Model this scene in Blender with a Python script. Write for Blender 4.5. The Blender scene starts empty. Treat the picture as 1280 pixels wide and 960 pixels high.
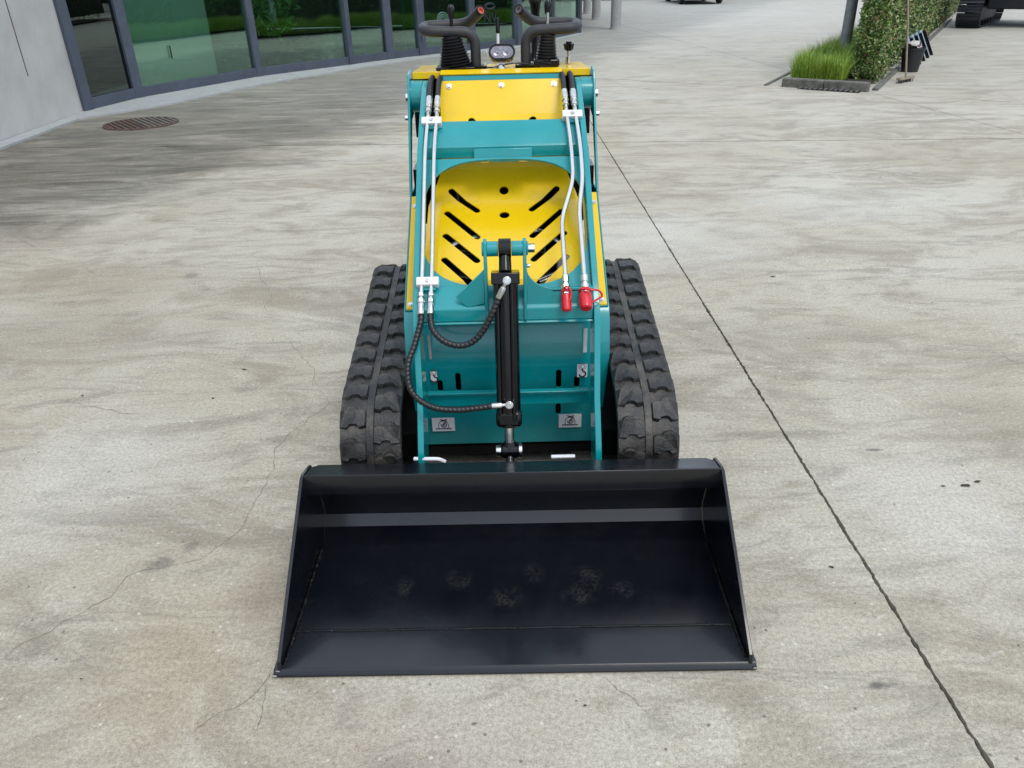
import bpy, bmesh, math, random
from mathutils import Vector, Matrix, Quaternion, noise
from mathutils.geometry import delaunay_2d_cdt
random.seed(7)
S = bpy.context.scene
R = math.radians
# ------------------------------------------------------------------ camera
CAM_H = 1.5; PITCH = R(28.5); ROLL = R(1.4); FPX = 961.0
cd = bpy.data.cameras.new('camera'); cam = bpy.data.objects.new('camera', cd)
S.collection.objects.link(cam); S.camera = cam
cd.sensor_width = 36; cd.lens = 36*FPX/1280; cd.clip_start = 0.05; cd.clip_end = 2000
cam.location = (0, 0, CAM_H)
cam.matrix_world = (Matrix.Translation((0, 0, CAM_H)) @ Matrix.Rotation(math.pi/2-PITCH, 4, 'X')
                    @ Matrix.Rotation(-ROLL, 4, 'Z'))
# ------------------------------------------------------------------ world, sun, exposure
SUN_EL, SUN_AZ = R(58), R(150)      # azimuth measured from +Y towards +X
w = bpy.data.worlds.new('World'); S.world = w; w.use_nodes = True
nt = w.node_tree; bg = nt.nodes['Background']
sky = nt.nodes.new('ShaderNodeTexSky'); sky.sky_type = 'NISHITA'; sky.sun_disc = False
sky.sun_elevation = SUN_EL; sky.sun_rotation = SUN_AZ; sky.dust_density = 3; sky.air_density = 1.2
mx = nt.nodes.new('ShaderNodeMix'); mx.data_type = 'RGBA'; mx.inputs[0].default_value = 0.80
tc = nt.nodes.new('ShaderNodeTexCoord'); ns = nt.nodes.new('ShaderNodeTexNoise')
ns.inputs['Scale'].default_value = 2.2; ns.inputs['Detail'].default_value = 5; ns.inputs['Roughness'].default_value = .5
cr = nt.nodes.new('ShaderNodeValToRGB')
cr.color_ramp.elements[0].position = .3; cr.color_ramp.elements[0].color = (5.6, 7.0, 9.5, 1)
cr.color_ramp.elements[1].position = .68; cr.color_ramp.elements[1].color = (11.0, 11.7, 12.6, 1)
nt.links.new(tc.outputs['Generated'], ns.inputs['Vector']); nt.links.new(ns.outputs['Fac'], cr.inputs[0])
nt.links.new(sky.outputs[0], mx.inputs[6]); nt.links.new(cr.outputs[0], mx.inputs[7])
nt.links.new(mx.outputs[2], bg.inputs['Color']); bg.inputs['Strength'].default_value = 0.11
sl = bpy.data.lights.new('sun', 'SUN'); sl.energy = 1.25; sl.angle = R(20); sl.color = (1, .97, .92)
so = bpy.data.objects.new('sun', sl); S.collection.objects.link(so)
sd = Vector((math.sin(SUN_AZ)*math.cos(SUN_EL), math.cos(SUN_AZ)*math.cos(SUN_EL), math.sin(SUN_EL)))
so.rotation_euler = (-sd).to_track_quat('-Z', 'Y').to_euler()
S.view_settings.view_transform = 'Standard'; S.view_settings.look = 'None'
S.view_settings.exposure = 0.38; S.view_settings.gamma = 1
S.cycles.max_bounces = 8; S.cycles.transparent_max_bounces = 12
S.cycles.use_denoising = True

# ------------------------------------------------------------------ materials
def mat(name, col, rough=.5, metal=0, coat=0, spec=.5, noise_scale=0, noise_amt=.15, bump=0, bump_scale=200, dirt=0, dirtcol=(.25, .22, .18)):
    m = bpy.data.materials.new(name); m.use_nodes = True
    n = m.node_tree; b = n.nodes['Principled BSDF']
    b.inputs['Base Color'].default_value = (*col, 1); b.inputs['Roughness'].default_value = rough
    b.inputs['Metallic'].default_value = metal; b.inputs['Coat Weight'].default_value = coat
    b.inputs['Coat Roughness'].default_value = .08; b.inputs['Specular IOR Level'].default_value = spec
    t = n.nodes.new('ShaderNodeTexCoord')
    src = None
    if noise_scale:
        a = n.nodes.new('ShaderNodeTexNoise'); a.inputs['Scale'].default_value = noise_scale
        a.inputs['Detail'].default_value = 6; a.inputs['Roughness'].default_value = .65
        n.links.new(t.outputs['Object'], a.inputs['Vector'])
        mp = n.nodes.new('ShaderNodeMapRange'); mp.inputs[1].default_value = .3; mp.inputs[2].default_value = .7
        mp.inputs[3].default_value = 1-noise_amt; mp.inputs[4].default_value = 1+noise_amt
        n.links.new(a.outputs['Fac'], mp.inputs[0])
        v = n.nodes.new('ShaderNodeVectorMath'); v.operation = 'SCALE'; v.inputs[0].default_value = col
        n.links.new(mp.outputs[0], v.inputs['Scale']); src = v.outputs[0]
        rr = n.nodes.new('ShaderNodeMapRange'); rr.inputs[1].default_value = .3; rr.inputs[2].default_value = .7
        rr.inputs[3].default_value = max(.03, rough-.08); rr.inputs[4].default_value = min(1, rough+.1)
        n.links.new(a.outputs['Fac'], rr.inputs[0]); n.links.new(rr.outputs[0], b.inputs['Roughness'])
        n.links.new(src, b.inputs['Base Color'])
    if dirt:
        a2 = n.nodes.new('ShaderNodeTexNoise'); a2.inputs['Scale'].default_value = 9
        a2.inputs['Detail'].default_value = 9; a2.inputs['Roughness'].default_value = .75
        n.links.new(t.outputs['Object'], a2.inputs['Vector'])
        m2 = n.nodes.new('ShaderNodeMapRange'); m2.inputs[1].default_value = .46; m2.inputs[2].default_value = .72
        m2.inputs[3].default_value = 0; m2.inputs[4].default_value = dirt
        n.links.new(a2.outputs['Fac'], m2.inputs[0])
        mm = n.nodes.new('ShaderNodeMix'); mm.data_type = 'RGBA'; mm.inputs[7].default_value = (*dirtcol, 1)
        mm.inputs[6].default_value = (*col, 1)
        if src: n.links.new(src, mm.inputs[6])
        n.links.new(m2.outputs[0], mm.inputs[0]); n.links.new(mm.outputs[2], b.inputs['Base Color'])
    if bump:
        c = n.nodes.new('ShaderNodeTexNoise'); c.inputs['Scale'].default_value = bump_scale; c.inputs['Detail'].default_value = 4
        n.links.new(t.outputs['Object'], c.inputs['Vector'])
        bp = n.nodes.new('ShaderNodeBump'); bp.inputs['Strength'].default_value = bump; bp.inputs['Distance'].default_value = .002
        n.links.new(c.outputs['Fac'], bp.inputs['Height']); n.links.new(bp.outputs[0], b.inputs['Normal'])
    return m
TEAL = mat('teal_paint', (.000, .245, .262), .24, coat=.5, spec=.4, noise_scale=6, noise_amt=.06, bump=.06, bump_scale=120, dirt=.10, dirtcol=(.12, .2, .2))
YEL = mat('yellow_paint', (.75, .49, .003), .25, coat=.3, spec=.35, noise_scale=5, noise_amt=.05, bump=.05, bump_scale=110, dirt=.06, dirtcol=(.45, .3, .05))
BLK = mat('black_steel', (.003, .003, .0035), .13, coat=.0, spec=.35, noise_scale=20, noise_amt=.2, bump=.05)
DARK = mat('dark_interior', (.004, .004, .004), .7, spec=.2)
RUB = mat('track_rubber', (.013, .013, .013), .5, noise_scale=25, noise_amt=.5, bump=1.0, bump_scale=160, dirt=.85, dirtcol=(.12, .105, .085))
HOSE = mat('hose_rubber', (.010, .010, .012), .36, noise_scale=60, noise_amt=.2, bump=.2, bump_scale=400)
FOAM = mat('foam_grip', (.022, .022, .025), .5, noise_scale=80, noise_amt=.2, bump=.4, bump_scale=500)
ZINC = mat('zinc_steel', (.62, .62, .60), .22, metal=1, noise_scale=60, noise_amt=.1)
TUBE = mat('galvanised_tube', (.70, .69, .66), .16, metal=1, noise_scale=30, noise_amt=.03)
REDP = mat('red_plastic', (.55, .008, .018), .33, coat=.2, noise_scale=30, noise_amt=.1)
ORNG = mat('orange_ring', (.55, .10, .05), .5)
WHT = mat('white_sticker', (.78, .78, .82), .45, noise_scale=40, noise_amt=.05, dirt=.2)
INK = mat('black_ink', (.01, .01, .01), .5)
GREYM = mat('grey_decal', (.12, .12, .11), .5, noise_scale=30)
LENS = mat('lamp_lens', (.22, .21, .25), .2, metal=.3, noise_scale=150, noise_amt=.5)
FRAME = mat('facade_frame', (.055, .068, .095), .42, noise_scale=4, noise_amt=.12, dirt=.25, dirtcol=(.12, .13, .14))
POLE = mat('galvanised_pole', (.20, .22, .23), .5, metal=.35, noise_scale=9, noise_amt=.2, dirt=.3, dirtcol=(.3, .3, .28))
KERB = mat('kerb_concrete', (.33, .345, .34), .85, noise_scale=5, noise_amt=.12, bump=.2, bump_scale=120, dirt=.25, dirtcol=(.2, .19, .17))
OKERB = mat('old_kerb', (.13, .125, .11), .9, noise_scale=14, noise_amt=.5, bump=.8, bump_scale=60, dirt=.9, dirtcol=(.045, .05, .035))
COLM = mat('column_concrete', (.34, .34, .34), .8, noise_scale=5, noise_amt=.12, bump=.2, dirt=.4, dirtcol=(.2, .2, .19))
SOIL = mat('soil', (.035, .026, .018), .95, noise_scale=20, noise_amt=.5, bump=1, bump_scale=60)
RUST = mat('rusted_iron', (.085, .052, .042), .7, metal=.3, noise_scale=30, noise_amt=.4, bump=.5, bump_scale=120, dirt=.7, dirtcol=(.2, .15, .12))
RUSTL = mat('worn_iron', (.17, .14, .125), .5, metal=.4, noise_scale=20, noise_amt=.5, bump=.4, dirt=.8, dirtcol=(.09, .05, .04))
SHOE = mat('track_shoe_steel', (.018, .02, .026), .5, noise_scale=10, noise_amt=.3, dirt=.3, dirtcol=(.08, .08, .08))
WOOD = mat('weathered_wood', (.26, .21, .15), .7, noise_scale=20, noise_amt=.25)
PAIL = mat('black_plastic', (.012, .014, .016), .5, noise_scale=20)
RAG = mat('rag', (.5, .47, .44), .9, noise_scale=30, noise_amt=.3)
RAG2 = mat('rag_dark', (.06, .05, .06), .9, noise_scale=30, noise_amt=.3)
PANB = mat('grey_blue_panel', (.22, .30, .36), .5, noise_scale=20)
PLASTER = mat('white_screen', (.78, .82, .78), .8, noise_scale=2, noise_amt=.08)
INFLOOR = mat('interior_floor', (.07, .08, .075), .3, noise_scale=3)
INWALL = mat('interior_wall', (.16, .22, .17), .8, noise_scale=2, noise_amt=.2)
CURT = mat('green_curtain', (.02, .12, .03), .8, noise_scale=3, noise_amt=.3)
BARK = mat('bark', (.10, .075, .05), .9, noise_scale=25, noise_amt=.4, bump=1, bump_scale=40)

def leafmat(name, stops, scale=3.0):
    m = bpy.data.materials.new(name); m.use_nodes = True; n = m.node_tree; b = n.nodes['Principled BSDF']
    g = n.nodes.new('ShaderNodeNewGeometry'); r = n.nodes.new('ShaderNodeValToRGB')
    r.color_ramp.interpolation = 'LINEAR'
    while len(r.color_ramp.elements) < len(stops): r.color_ramp.elements.new(.5)
    for e, (p, c) in zip(r.color_ramp.elements, stops): e.position = p; e.color = (*c, 1)
    t = n.nodes.new('ShaderNodeTexCoord'); a = n.nodes.new('ShaderNodeTexNoise'); a.inputs['Scale'].default_value = scale
    a.inputs['Detail'].default_value = 3
    n.links.new(t.outputs['Object'], a.inputs['Vector'])
    mm = n.nodes.new('ShaderNodeMath'); mm.operation = 'MULTIPLY_ADD'; mm.inputs[1].default_value = .55
    ad = n.nodes.new('ShaderNodeMath'); ad.operation = 'MULTIPLY'; ad.inputs[1].default_value = .5
    n.links.new(g.outputs['Random Per Island'], mm.inputs[0]); n.links.new(a.outputs['Fac'], ad.inputs[0])
    n.links.new(ad.outputs[0], mm.inputs[2]); n.links.new(mm.outputs[0], r.inputs[0])
    n.links.new(r.outputs[0], b.inputs['Base Color']); b.inputs['Roughness'].default_value = .4
    b.inputs['Transmission Weight'].default_value = 0
    return m
HEDGE = leafmat('hedge_leaves', [(.0, (.018, .04, .012)), (.36, (.05, .115, .022)), (.50, (.12, .21, .04)), (.64, (.24, .32, .09)), (.72, (.34, .38, .18)), (.77, (.26, .10, .07)), (.82, (.16, .20, .06)), (.95, (.07, .14, .03))])
GRASS = leafmat('grass_blades', [(.0, (.09, .19, .015)), (.5, (.20, .34, .03)), (.9, (.36, .42, .08))])
DKLEAF = leafmat('dark_leaves', [(.0, (.008, .02, .007)), (.5, (.02, .05, .015)), (.9, (.05, .08, .03))])
PALML = leafmat('palm_leaves', [(.0, (.05, .13, .03)), (.5, (.12, .28, .06)), (.9, (.25, .38, .12))])

def concrete():
    m = bpy.data.materials.new('yard_concrete'); m.use_nodes = True; n = m.node_tree; b = n.nodes['Principled BSDF']
    L = n.links.new
    t = n.nodes.new('ShaderNodeTexCoord'); co = t.outputs['Object']
    def N(scale, det=5, rough=.6, sc=(1, 1, 1), dist=0, off=(0, 0, 0), rot=0):
        mp = n.nodes.new('ShaderNodeMapping'); mp.inputs['Scale'].default_value = sc; mp.inputs['Location'].default_value = off
        mp.inputs['Rotation'].default_value = (0, 0, rot)
        L(co, mp.inputs[0]); a = n.nodes.new('ShaderNodeTexNoise'); a.inputs['Scale'].default_value = scale
        a.inputs['Detail'].default_value = det; a.inputs['Roughness'].default_value = rough; a.inputs['Distortion'].default_value = dist
        L(mp.outputs[0], a.inputs['Vector']); return a.outputs['Fac']
    def MR(x, a, bb, c, d):
        r = n.nodes.new('ShaderNodeMapRange'); r.inputs[1].default_value = a; r.inputs[2].default_value = bb
        r.inputs[3].default_value = c; r.inputs[4].default_value = d; L(x, r.inputs[0]); return r.outputs[0]
    def M(op, x, y):
        r = n.nodes.new('ShaderNodeMath'); r.operation = op
        for i, q in enumerate((x, y)):
            if isinstance(q, (int, float)): r.inputs[i].default_value = q
            else: L(q, r.inputs[i])
        return r.outputs[0]
    def MIX(f, x, y):
        r = n.nodes.new('ShaderNodeMix'); r.data_type = 'RGBA'
        if isinstance(f, (int, float)): r.inputs[0].default_value = f
        else: L(f, r.inputs[0])
        for i, q in ((6, x), (7, y)):
            if isinstance(q, tuple): r.inputs[i].default_value = (*q, 1)
            else: L(q, r.inputs[i])
        return r.outputs[2]
    def SPOT(x, y, rx, ry, soft=.5, seed=0, dis=.5):
        mp = n.nodes.new('ShaderNodeMapping'); mp.inputs['Location'].default_value = (-x/rx, -y/ry, 0); mp.inputs['Scale'].default_value = (1/rx, 1/ry, 0)
        L(co, mp.inputs[0]); ln = n.nodes.new('ShaderNodeVectorMath'); ln.operation = 'LENGTH'; L(mp.outputs[0], ln.inputs[0])
        return MR(M('ADD', ln.outputs['Value'], MR(N(1.3/max(rx, ry)*.9, 7, .7, off=(seed, 3, 0)), .25, .75, -dis, dis)), 1-soft, 1, 1, 0)
    c = MIX(MR(N(.55, 6, .6, dist=.6), .35, .66, 0, 1), (.355, .318, .24), (.43, .405, .335))
    c = MIX(MR(N(1.7, 8, .7, (.7, 1.6, 1), 1.2, (5, 3, 0), .25), .47, .62, 0, .75), c, (.235, .205, .15))   # brownish stains
    c = MIX(MR(N(3.1, 9, .75, (.5, 1.8, 1), 1.6, (9, 1, 0), -.2), .52, .64, 0, .6), c, (.20, .185, .15))
    c = MIX(MR(N(2.3, 9, .75, (1, 1, 1), 1.5, (2, 7, 0)), .54, .72, 0, .5), c, (.50, .475, .41))            # pale bloom
    c = MIX(MR(N(4.5, 10, .8, (.18, 2.2, 1), .5, (1, 4, 0), .03), .56, .70, 0, .38), c, (.53, .50, .43))      # trowel streaks
    c = MIX(MR(N(6.0, 10, .8, (.16, 2.4, 1), .5, (4, 14, 0), -.04), .56, .72, 0, .4), c, (.23, .205, .155))
    c = MIX(MR(N(14, 8, .8, (.35, 1.5, 1), .8, (4, 4, 0), .3), .60, .70, 0, .55), c, (.56, .54, .50))        # short pale scratches
    for (x, y, rx, ry, k_, cc_) in ((-.84, 1.40, .30, .35, .36, (.33, .28, .18)), (-.66, 1.62, .16, .22, .6, (.23, .19, .14)), (-2.3, 4.1, 1.0, .55, .5, (.26, .22, .16)), (-2.2, 3.3, .9, .5, .45, (.25, .22, .17)),
            (1.33, 3.15, .5, .25, .5, (.24, .215, .16)), (1.75, 2.42, .35, .3, .5, (.25, .22, .16)), (1.35, 1.9, .4, .5, .4, (.50, .48, .43)), (-1.5, 2.2, .4, .5, .4, (.52, .50, .46)), (.9, 4.6, .9, .8, .4, (.50, .49, .45)),
            (2.4, 5.2, 1.2, .6, .3, (.50, .49, .45)), (-.3, 1.1, .5, .2, .4, (.29, .24, .19)), (-1.3, 1.0, .6, .35, .4, (.31, .26, .20)), (2.0, 2.0, .4, .5, .35, (.5, .49, .45)), (-3.0, 4.9, .9, .5, .4, (.27, .23, .18))):
        c = MIX(M('MULTIPLY', SPOT(x, y, rx, ry, .8, x*7), k_), c, cc_)
    for (x, y, rx, ry, k_) in ((.842, 1.237, .045, .012, .8), (-1.033, 1.722, .05, .035, .5), (-.97, 1.80, .03, .03, .4), (-1.27, 1.24, .025, .02, .6), (1.25, 2.22, .04, .012, .7), (-1.8, 4.15, .05, .05, .4), (-.56, 1.5, .03, .02, .5)):
        c = MIX(M('MULTIPLY', SPOT(x, y, rx, ry, .6, x*9), k_), c, (.085, .078, .07))
    # weathered dark zone by the building (world-fixed stain, ragged)
    sp = n.nodes.new('ShaderNodeSeparateXYZ'); L(co, sp.inputs[0])
    d = M('SUBTRACT', M('MULTIPLY', sp.outputs[1], .43), M('MULTIPLY', sp.outputs[0], .9))
    d = M('SUBTRACT', d, 4.85)
    d = M('ADD', d, MR(N(.8, 8, .7, (.5, 1.4, 1), 1.2, (3, 3, 0)), .25, .75, -1.0, 1.0))
    zone = MR(d, -.2, .7, 0, 1)
    zn = M('MULTIPLY', zone, MR(N(1.3, 9, .75, (.5, 2.2, 1), 1.3, (8, 2, 0), .2), .36, .60, .45, 1))
    c = MIX(M('MULTIPLY', zn, .93), c, (.075, .07, .054))
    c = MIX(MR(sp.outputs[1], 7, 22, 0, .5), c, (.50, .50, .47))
    g1 = N(260, 3, .7); g2 = N(85, 6, .8)
    gm = M('ADD', MR(g1, .25, .75, -.36, .36), MR(g2, .28, .72, -.40, .40))
    gs = M('ADD', gm, 1.0)
    v = n.nodes.new('ShaderNodeVectorMath'); v.operation = 'SCALE'; L(c, v.inputs[0]); L(gs, v.inputs['Scale']); c = v.outputs[0]
    vo = n.nodes.new('ShaderNodeTexVoronoi'); vo.inputs['Scale'].default_value = 38; vo.inputs['Randomness'].default_value = 1
    L(co, vo.inputs['Vector'])
    cn = n.nodes.new('ShaderNodeSeparateColor'); L(vo.outputs['Color'], cn.inputs[0])
    pit = M('MULTIPLY', MR(vo.outputs['Distance'], .10, .2, 1, 0), MR(cn.outputs[0], .93, .95, 0, 1))
    c = MIX(M('MULTIPLY', pit, .7), c, (.07, .06, .05))
    whit = M('MULTIPLY', MR(vo.outputs['Distance'], .10, .22, 1, 0), MR(cn.outputs[1], .86, .90, 0, 1))
    c = MIX(M('MULTIPLY', whit, .5), c, (.68, .66, .60))
    ck = pit
    L(c, b.inputs['Base Color'])
    L(MR(N(3, 6, .6), .3, .7, .62, .9), b.inputs['Roughness']); b.inputs['Specular IOR Level'].default_value = .35
    hb = M('ADD', M('MULTIPLY', g1, .5), M('MULTIPLY', g2, 1.0)); hb = M('SUBTRACT', hb, M('MULTIPLY', ck, .6))
    bp = n.nodes.new('ShaderNodeBump'); bp.inputs['Strength'].default_value = .35; bp.inputs['Distance'].default_value = .003
    L(hb, bp.inputs['Height']); L(bp.outputs[0], b.inputs['Normal'])
    return m
CONC = concrete()
GROUND = mat('joint_grit', (.028, .026, .021), .95, noise_scale=60, noise_amt=.5, bump=1, bump_scale=150)
WALLC = mat('cast_concrete_wall', (.44, .435, .41), .8, noise_scale=2.2, noise_amt=.14, bump=.3, bump_scale=40, dirt=.35, dirtcol=(.36, .36, .34))

def bucketmat():
    m = mat('bucket_paint', (.0033, .0041, .007), .22, coat=.15, spec=.5, noise_scale=3, noise_amt=.2, bump=.12, bump_scale=25)
    n = m.node_tree; L = n.links.new; b = n.nodes['Principled BSDF']
    t = n.nodes.new('ShaderNodeTexCoord')
    def math_(op, x, y):
        r = n.nodes.new('ShaderNodeMath'); r.operation = op
        for i, q in enumerate((x, y)):
            if isinstance(q, (int, float)): r.inputs[i].default_value = q
            else: L(q, r.inputs[i])
        return r.outputs[0]
    tot = None       # boot prints: dusty treads at fixed spots on the floor plate
    vv = n.nodes.new('ShaderNodeTexVoronoi'); vv.feature = 'DISTANCE_TO_EDGE'; vv.inputs['Scale'].default_value = 1
    vm = n.nodes.new('ShaderNodeMapping'); vm.inputs['Scale'].default_value = (70, 150, 1); vm.inputs['Rotation'].default_value = (0, 0, .3); L(t.outputs['Object'], vm.inputs[0]); vv.inputs['Randomness'].default_value = .6; L(vm.outputs[0], vv.inputs['Vector'])
    tr = n.nodes.new('ShaderNodeMapRange'); tr.inputs[1].default_value = .04; tr.inputs[2].default_value = .16; L(vv.outputs['Distance'], tr.inputs[0])
    for (x, y, rx, ry) in ((-.30, .29, .028, .045), (-.15, .31, .04, .045), (.055, .33, .038, .045), (.20, .30, .05, .06), (-.02, .24, .05, .05), (.29, .26, .04, .04), (.17, .24, .05, .04)):
        mp = n.nodes.new('ShaderNodeMapping'); mp.vector_type = 'POINT'
        mp.inputs['Location'].default_value = (-x/rx, -y/ry, 0); mp.inputs['Scale'].default_value = (1/rx, 1/ry, 0)
        L(t.outputs['Object'], mp.inputs[0])
        ln = n.nodes.new('ShaderNodeVectorMath'); ln.operation = 'LENGTH'; L(mp.outputs[0], ln.inputs[0])
        r = n.nodes.new('ShaderNodeMapRange'); r.inputs[1].default_value = 1.1; r.inputs[2].default_value = .5; L(ln.outputs['Value'], r.inputs[0])
        tot = r.outputs[0] if tot is None else math_('MAXIMUM', tot, r.outputs[0])
    a = n.nodes.new('ShaderNodeTexNoise'); a.inputs['Scale'].default_value = 30; a.inputs['Detail'].default_value = 6; L(t.outputs['Object'], a.inputs['Vector'])
    an = n.nodes.new('ShaderNodeMapRange'); an.inputs[1].default_value = .35; an.inputs[2].default_value = .7; L(a.outputs['Fac'], an.inputs[0])
    f = math_('MULTIPLY', math_('MULTIPLY', tot, tr.outputs[0]), an.outputs[0])
    f = math_('MULTIPLY', f, .13)
    # general faint dust and rubbed spots near the lip
    a3 = n.nodes.new('ShaderNodeTexNoise'); a3.inputs['Scale'].default_value = 14; a3.inputs['Detail'].default_value = 10; a3.inputs['Roughness'].default_value = .8
    L(t.outputs['Object'], a3.inputs['Vector'])
    m3 = n.nodes.new('ShaderNodeMapRange'); m3.inputs[1].default_value = .48; m3.inputs[2].default_value = .8; m3.inputs[4].default_value = .025
    L(a3.outputs['Fac'], m3.inputs[0]); f = math_('MAXIMUM', f, m3.outputs[0])
    old = b.inputs['Base Color'].links[0].from_socket
    mm = n.nodes.new('ShaderNodeMix'); mm.data_type = 'RGBA'; L(old, mm.inputs[6]); mm.inputs[7].default_value = (.20, .19, .16, 1)
    L(f, mm.inputs[0]); L(mm.outputs[2], b.inputs['Base Color'])
    return m
BUCK = bucketmat()
WELD = mat('painted_weld', (.003, .003, .004), .45, spec=.25)

def glassmat(name, tint, rgh=.0):
    m = bpy.data.materials.new(name); m.use_nodes = True; n = m.node_tree
    n.nodes.remove(n.nodes['Principled BSDF']); out = n.nodes['Material Output']
    tr = n.nodes.new('ShaderNodeBsdfTransparent'); tr.inputs[0].default_value = (*tint, 1)
    gl = n.nodes.new('ShaderNodeBsdfGlossy'); gl.inputs['Roughness'].default_value = rgh; gl.inputs[0].default_value = (.80, .95, .88, 1)
    lw = n.nodes.new('ShaderNodeLayerWeight'); lw.inputs[0].default_value = .38
    mr = n.nodes.new('ShaderNodeMapRange'); mr.inputs[3].default_value = .10; mr.inputs[4].default_value = .80
    ns = n.nodes.new('ShaderNodeTexNoise'); ns.inputs['Scale'].default_value = .8
    bp = n.nodes.new('ShaderNodeBump'); bp.inputs['Strength'].default_value = .08; bp.inputs['Distance'].default_value = .01
    t = n.nodes.new('ShaderNodeTexCoord'); n.links.new(t.outputs['Object'], ns.inputs['Vector']); n.links.new(ns.outputs['Fac'], bp.inputs['Height'])
    n.links.new(bp.outputs[0], gl.inputs['Normal'])
    mxs = n.nodes.new('ShaderNodeMixShader')
    n.links.new(lw.outputs['Fresnel'], mr.inputs[0]); n.links.new(mr.outputs[0], mxs.inputs[0])
    n.links.new(tr.outputs[0], mxs.inputs[1]); n.links.new(gl.outputs[0], mxs.inputs[2]); n.links.new(mxs.outputs[0], out.inputs[0])
    return m
GLASS = glassmat('green_glass', (.76, .91, .85)); GLASSD = glassmat('dark_glass', (.02, .03, .04))

# ------------------------------------------------------------------ helpers
def thing(name, label, cat, loc=(0, 0, 0), rz=0, group=None):
    o = bpy.data.objects.new(name, None); S.collection.objects.link(o); o.empty_display_size = .2
    o.location = loc; o.rotation_euler = (0, 0, rz); o['label'] = label; o['category'] = cat
    if group: o['group'] = group
    return o
def tag(o, label, cat, group=None):
    o['label'] = label; o['category'] = cat
    if group: o['group'] = group
    return o
class MB:
    def __init__(s, off=(0, 0, 0)): s.v = []; s.f = []; s.off = Vector(off)
    def add(s, vs, fs):
        k = len(s.v); s.v += [Vector(v) for v in vs]; s.f += [tuple(i+k for i in f) for f in fs]
    def box(s, c, d, rot=None):
        c = Vector(c); h = Vector(d)/2; M = rot or Matrix.Identity(3)
        vs = [c + M @ Vector((sx*h.x, sy*h.y, sz*h.z)) for sx in (-1, 1) for sy in (-1, 1) for sz in (-1, 1)]
        s.add(vs, [(0, 1, 3, 2), (4, 6, 7, 5), (0, 4, 5, 1), (2, 3, 7, 6), (0, 2, 6, 4), (1, 5, 7, 3)])
    def beam(s, a, b, wd, th, up=(0, 0, 1)):
        a = Vector(a); b = Vector(b); z = (b-a); L = z.length; z.normalize(); x = Vector(up).cross(z)
        if x.length < 1e-4: x = Vector((1, 0, 0))
        x.normalize(); y = z.cross(x)
        s.box((a+b)/2, (wd, th, L), Matrix((x, y, z)).transposed())
    def frame(s, d):
        d = Vector(d).normalized(); u = Vector((0, 0, 1)) if abs(d.z) < .9 else Vector((1, 0, 0))
        x = u.cross(d).normalized(); return x, d.cross(x)
    def cyl(s, a, b, r, seg=16, r2=None, cap=True):
        a = Vector(a); b = Vector(b); r2 = r if r2 is None else r2; x, y = s.frame(b-a); vs = []
        for (p, q) in ((a, r), (b, r2)):
            for i in range(seg):
                t = 2*math.pi*i/seg; vs.append(p + x*math.cos(t)*q + y*math.sin(t)*q)
        fs = [(i, (i+1) % seg, seg+(i+1) % seg, seg+i) for i in range(seg)]
        if cap: fs += [tuple(range(seg))[::-1], tuple(range(seg, 2*seg))]
        s.add(vs, fs)
    def lathe(s, o, axis, prof, seg=24):
        o = Vector(o); ax = Vector(axis).normalized(); x, y = s.frame(ax); vs = []; n = len(prof)
        for (r, h) in prof:
            for i in range(seg):
                t = 2*math.pi*i/seg; vs.append(o + ax*h + x*math.cos(t)*r + y*math.sin(t)*r)
        fs = [(j*seg+i, j*seg+(i+1) % seg, (j+1)*seg+(i+1) % seg, (j+1)*seg+i) for j in range(n-1) for i in range(seg)]
        fs += [tuple(range(seg))[::-1], tuple(range((n-1)*seg, n*seg))]
        s.add(vs, fs)
    def tube(s, path, r, seg=12, rf=None, cap=True):
        P = [Vector(p) for p in path]; n = len(P); vs = []; d0 = (P[1]-P[0]).normalized(); x, y = s.frame(d0); acc = 0
        for i in range(n):
            d = (P[min(i+1, n-1)]-P[max(i-1, 0)]).normalized()
            q = d0.rotation_difference(d); x = q @ x; y = q @ y; d0 = d
            if i: acc += (P[i]-P[i-1]).length
            for k in range(seg):
                t = 2*math.pi*k/seg; rr = rf(acc, t) if rf else r
                vs.append(P[i]+x*math.cos(t)*rr+y*math.sin(t)*rr)
        fs = [(j*seg+i, j*seg+(i+1) % seg, (j+1)*seg+(i+1) % seg, (j+1)*seg+i) for j in range(n-1) for i in range(seg)]
        if cap: fs += [tuple(range(seg))[::-1], tuple(range((n-1)*seg, n*seg))]
        s.add(vs, fs)
    def prism(s, poly, x0, x1, axis='x'):
        n = len(poly)
        def mk(p, q, t): return {'x': (t, p, q), 'y': (p, t, q), 'z': (p, q, t)}[axis]
        vs = [mk(p, q, x0) for p, q in poly]+[mk(p, q, x1) for p, q in poly]
        s.add(vs, [tuple(range(n)), tuple(range(n, 2*n))[::-1]]+[(i, n+i, n+(i+1) % n, (i+1) % n) for i in range(n)])
    def sphere(s, c, r, sc=(1, 1, 1), seg=14, ring=8):
        prof = []
        c = Vector(c); vs = []
        for j in range(ring+1):
            a = math.pi*j/ring
            for i in range(seg):
                t = 2*math.pi*i/seg
                vs.append(c+Vector((math.sin(a)*math.cos(t)*r*sc[0], math.sin(a)*math.sin(t)*r*sc[1], -math.cos(a)*r*sc[2])))
        s.add(vs, [(j*seg+i, j*seg+(i+1) % seg, (j+1)*seg+(i+1) % seg, (j+1)*seg+i) for j in range(ring) for i in range(seg)])
    def hexbolt(s, c, ax, r=.009, h=.007):
        ax = Vector(ax).normalized(); c = Vector(c)
        s.cyl(c, c+ax*.002, r*1.35, 16); s.cyl(c+ax*.002, c+ax*(.002+h), r, 6, r*.92)
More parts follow.
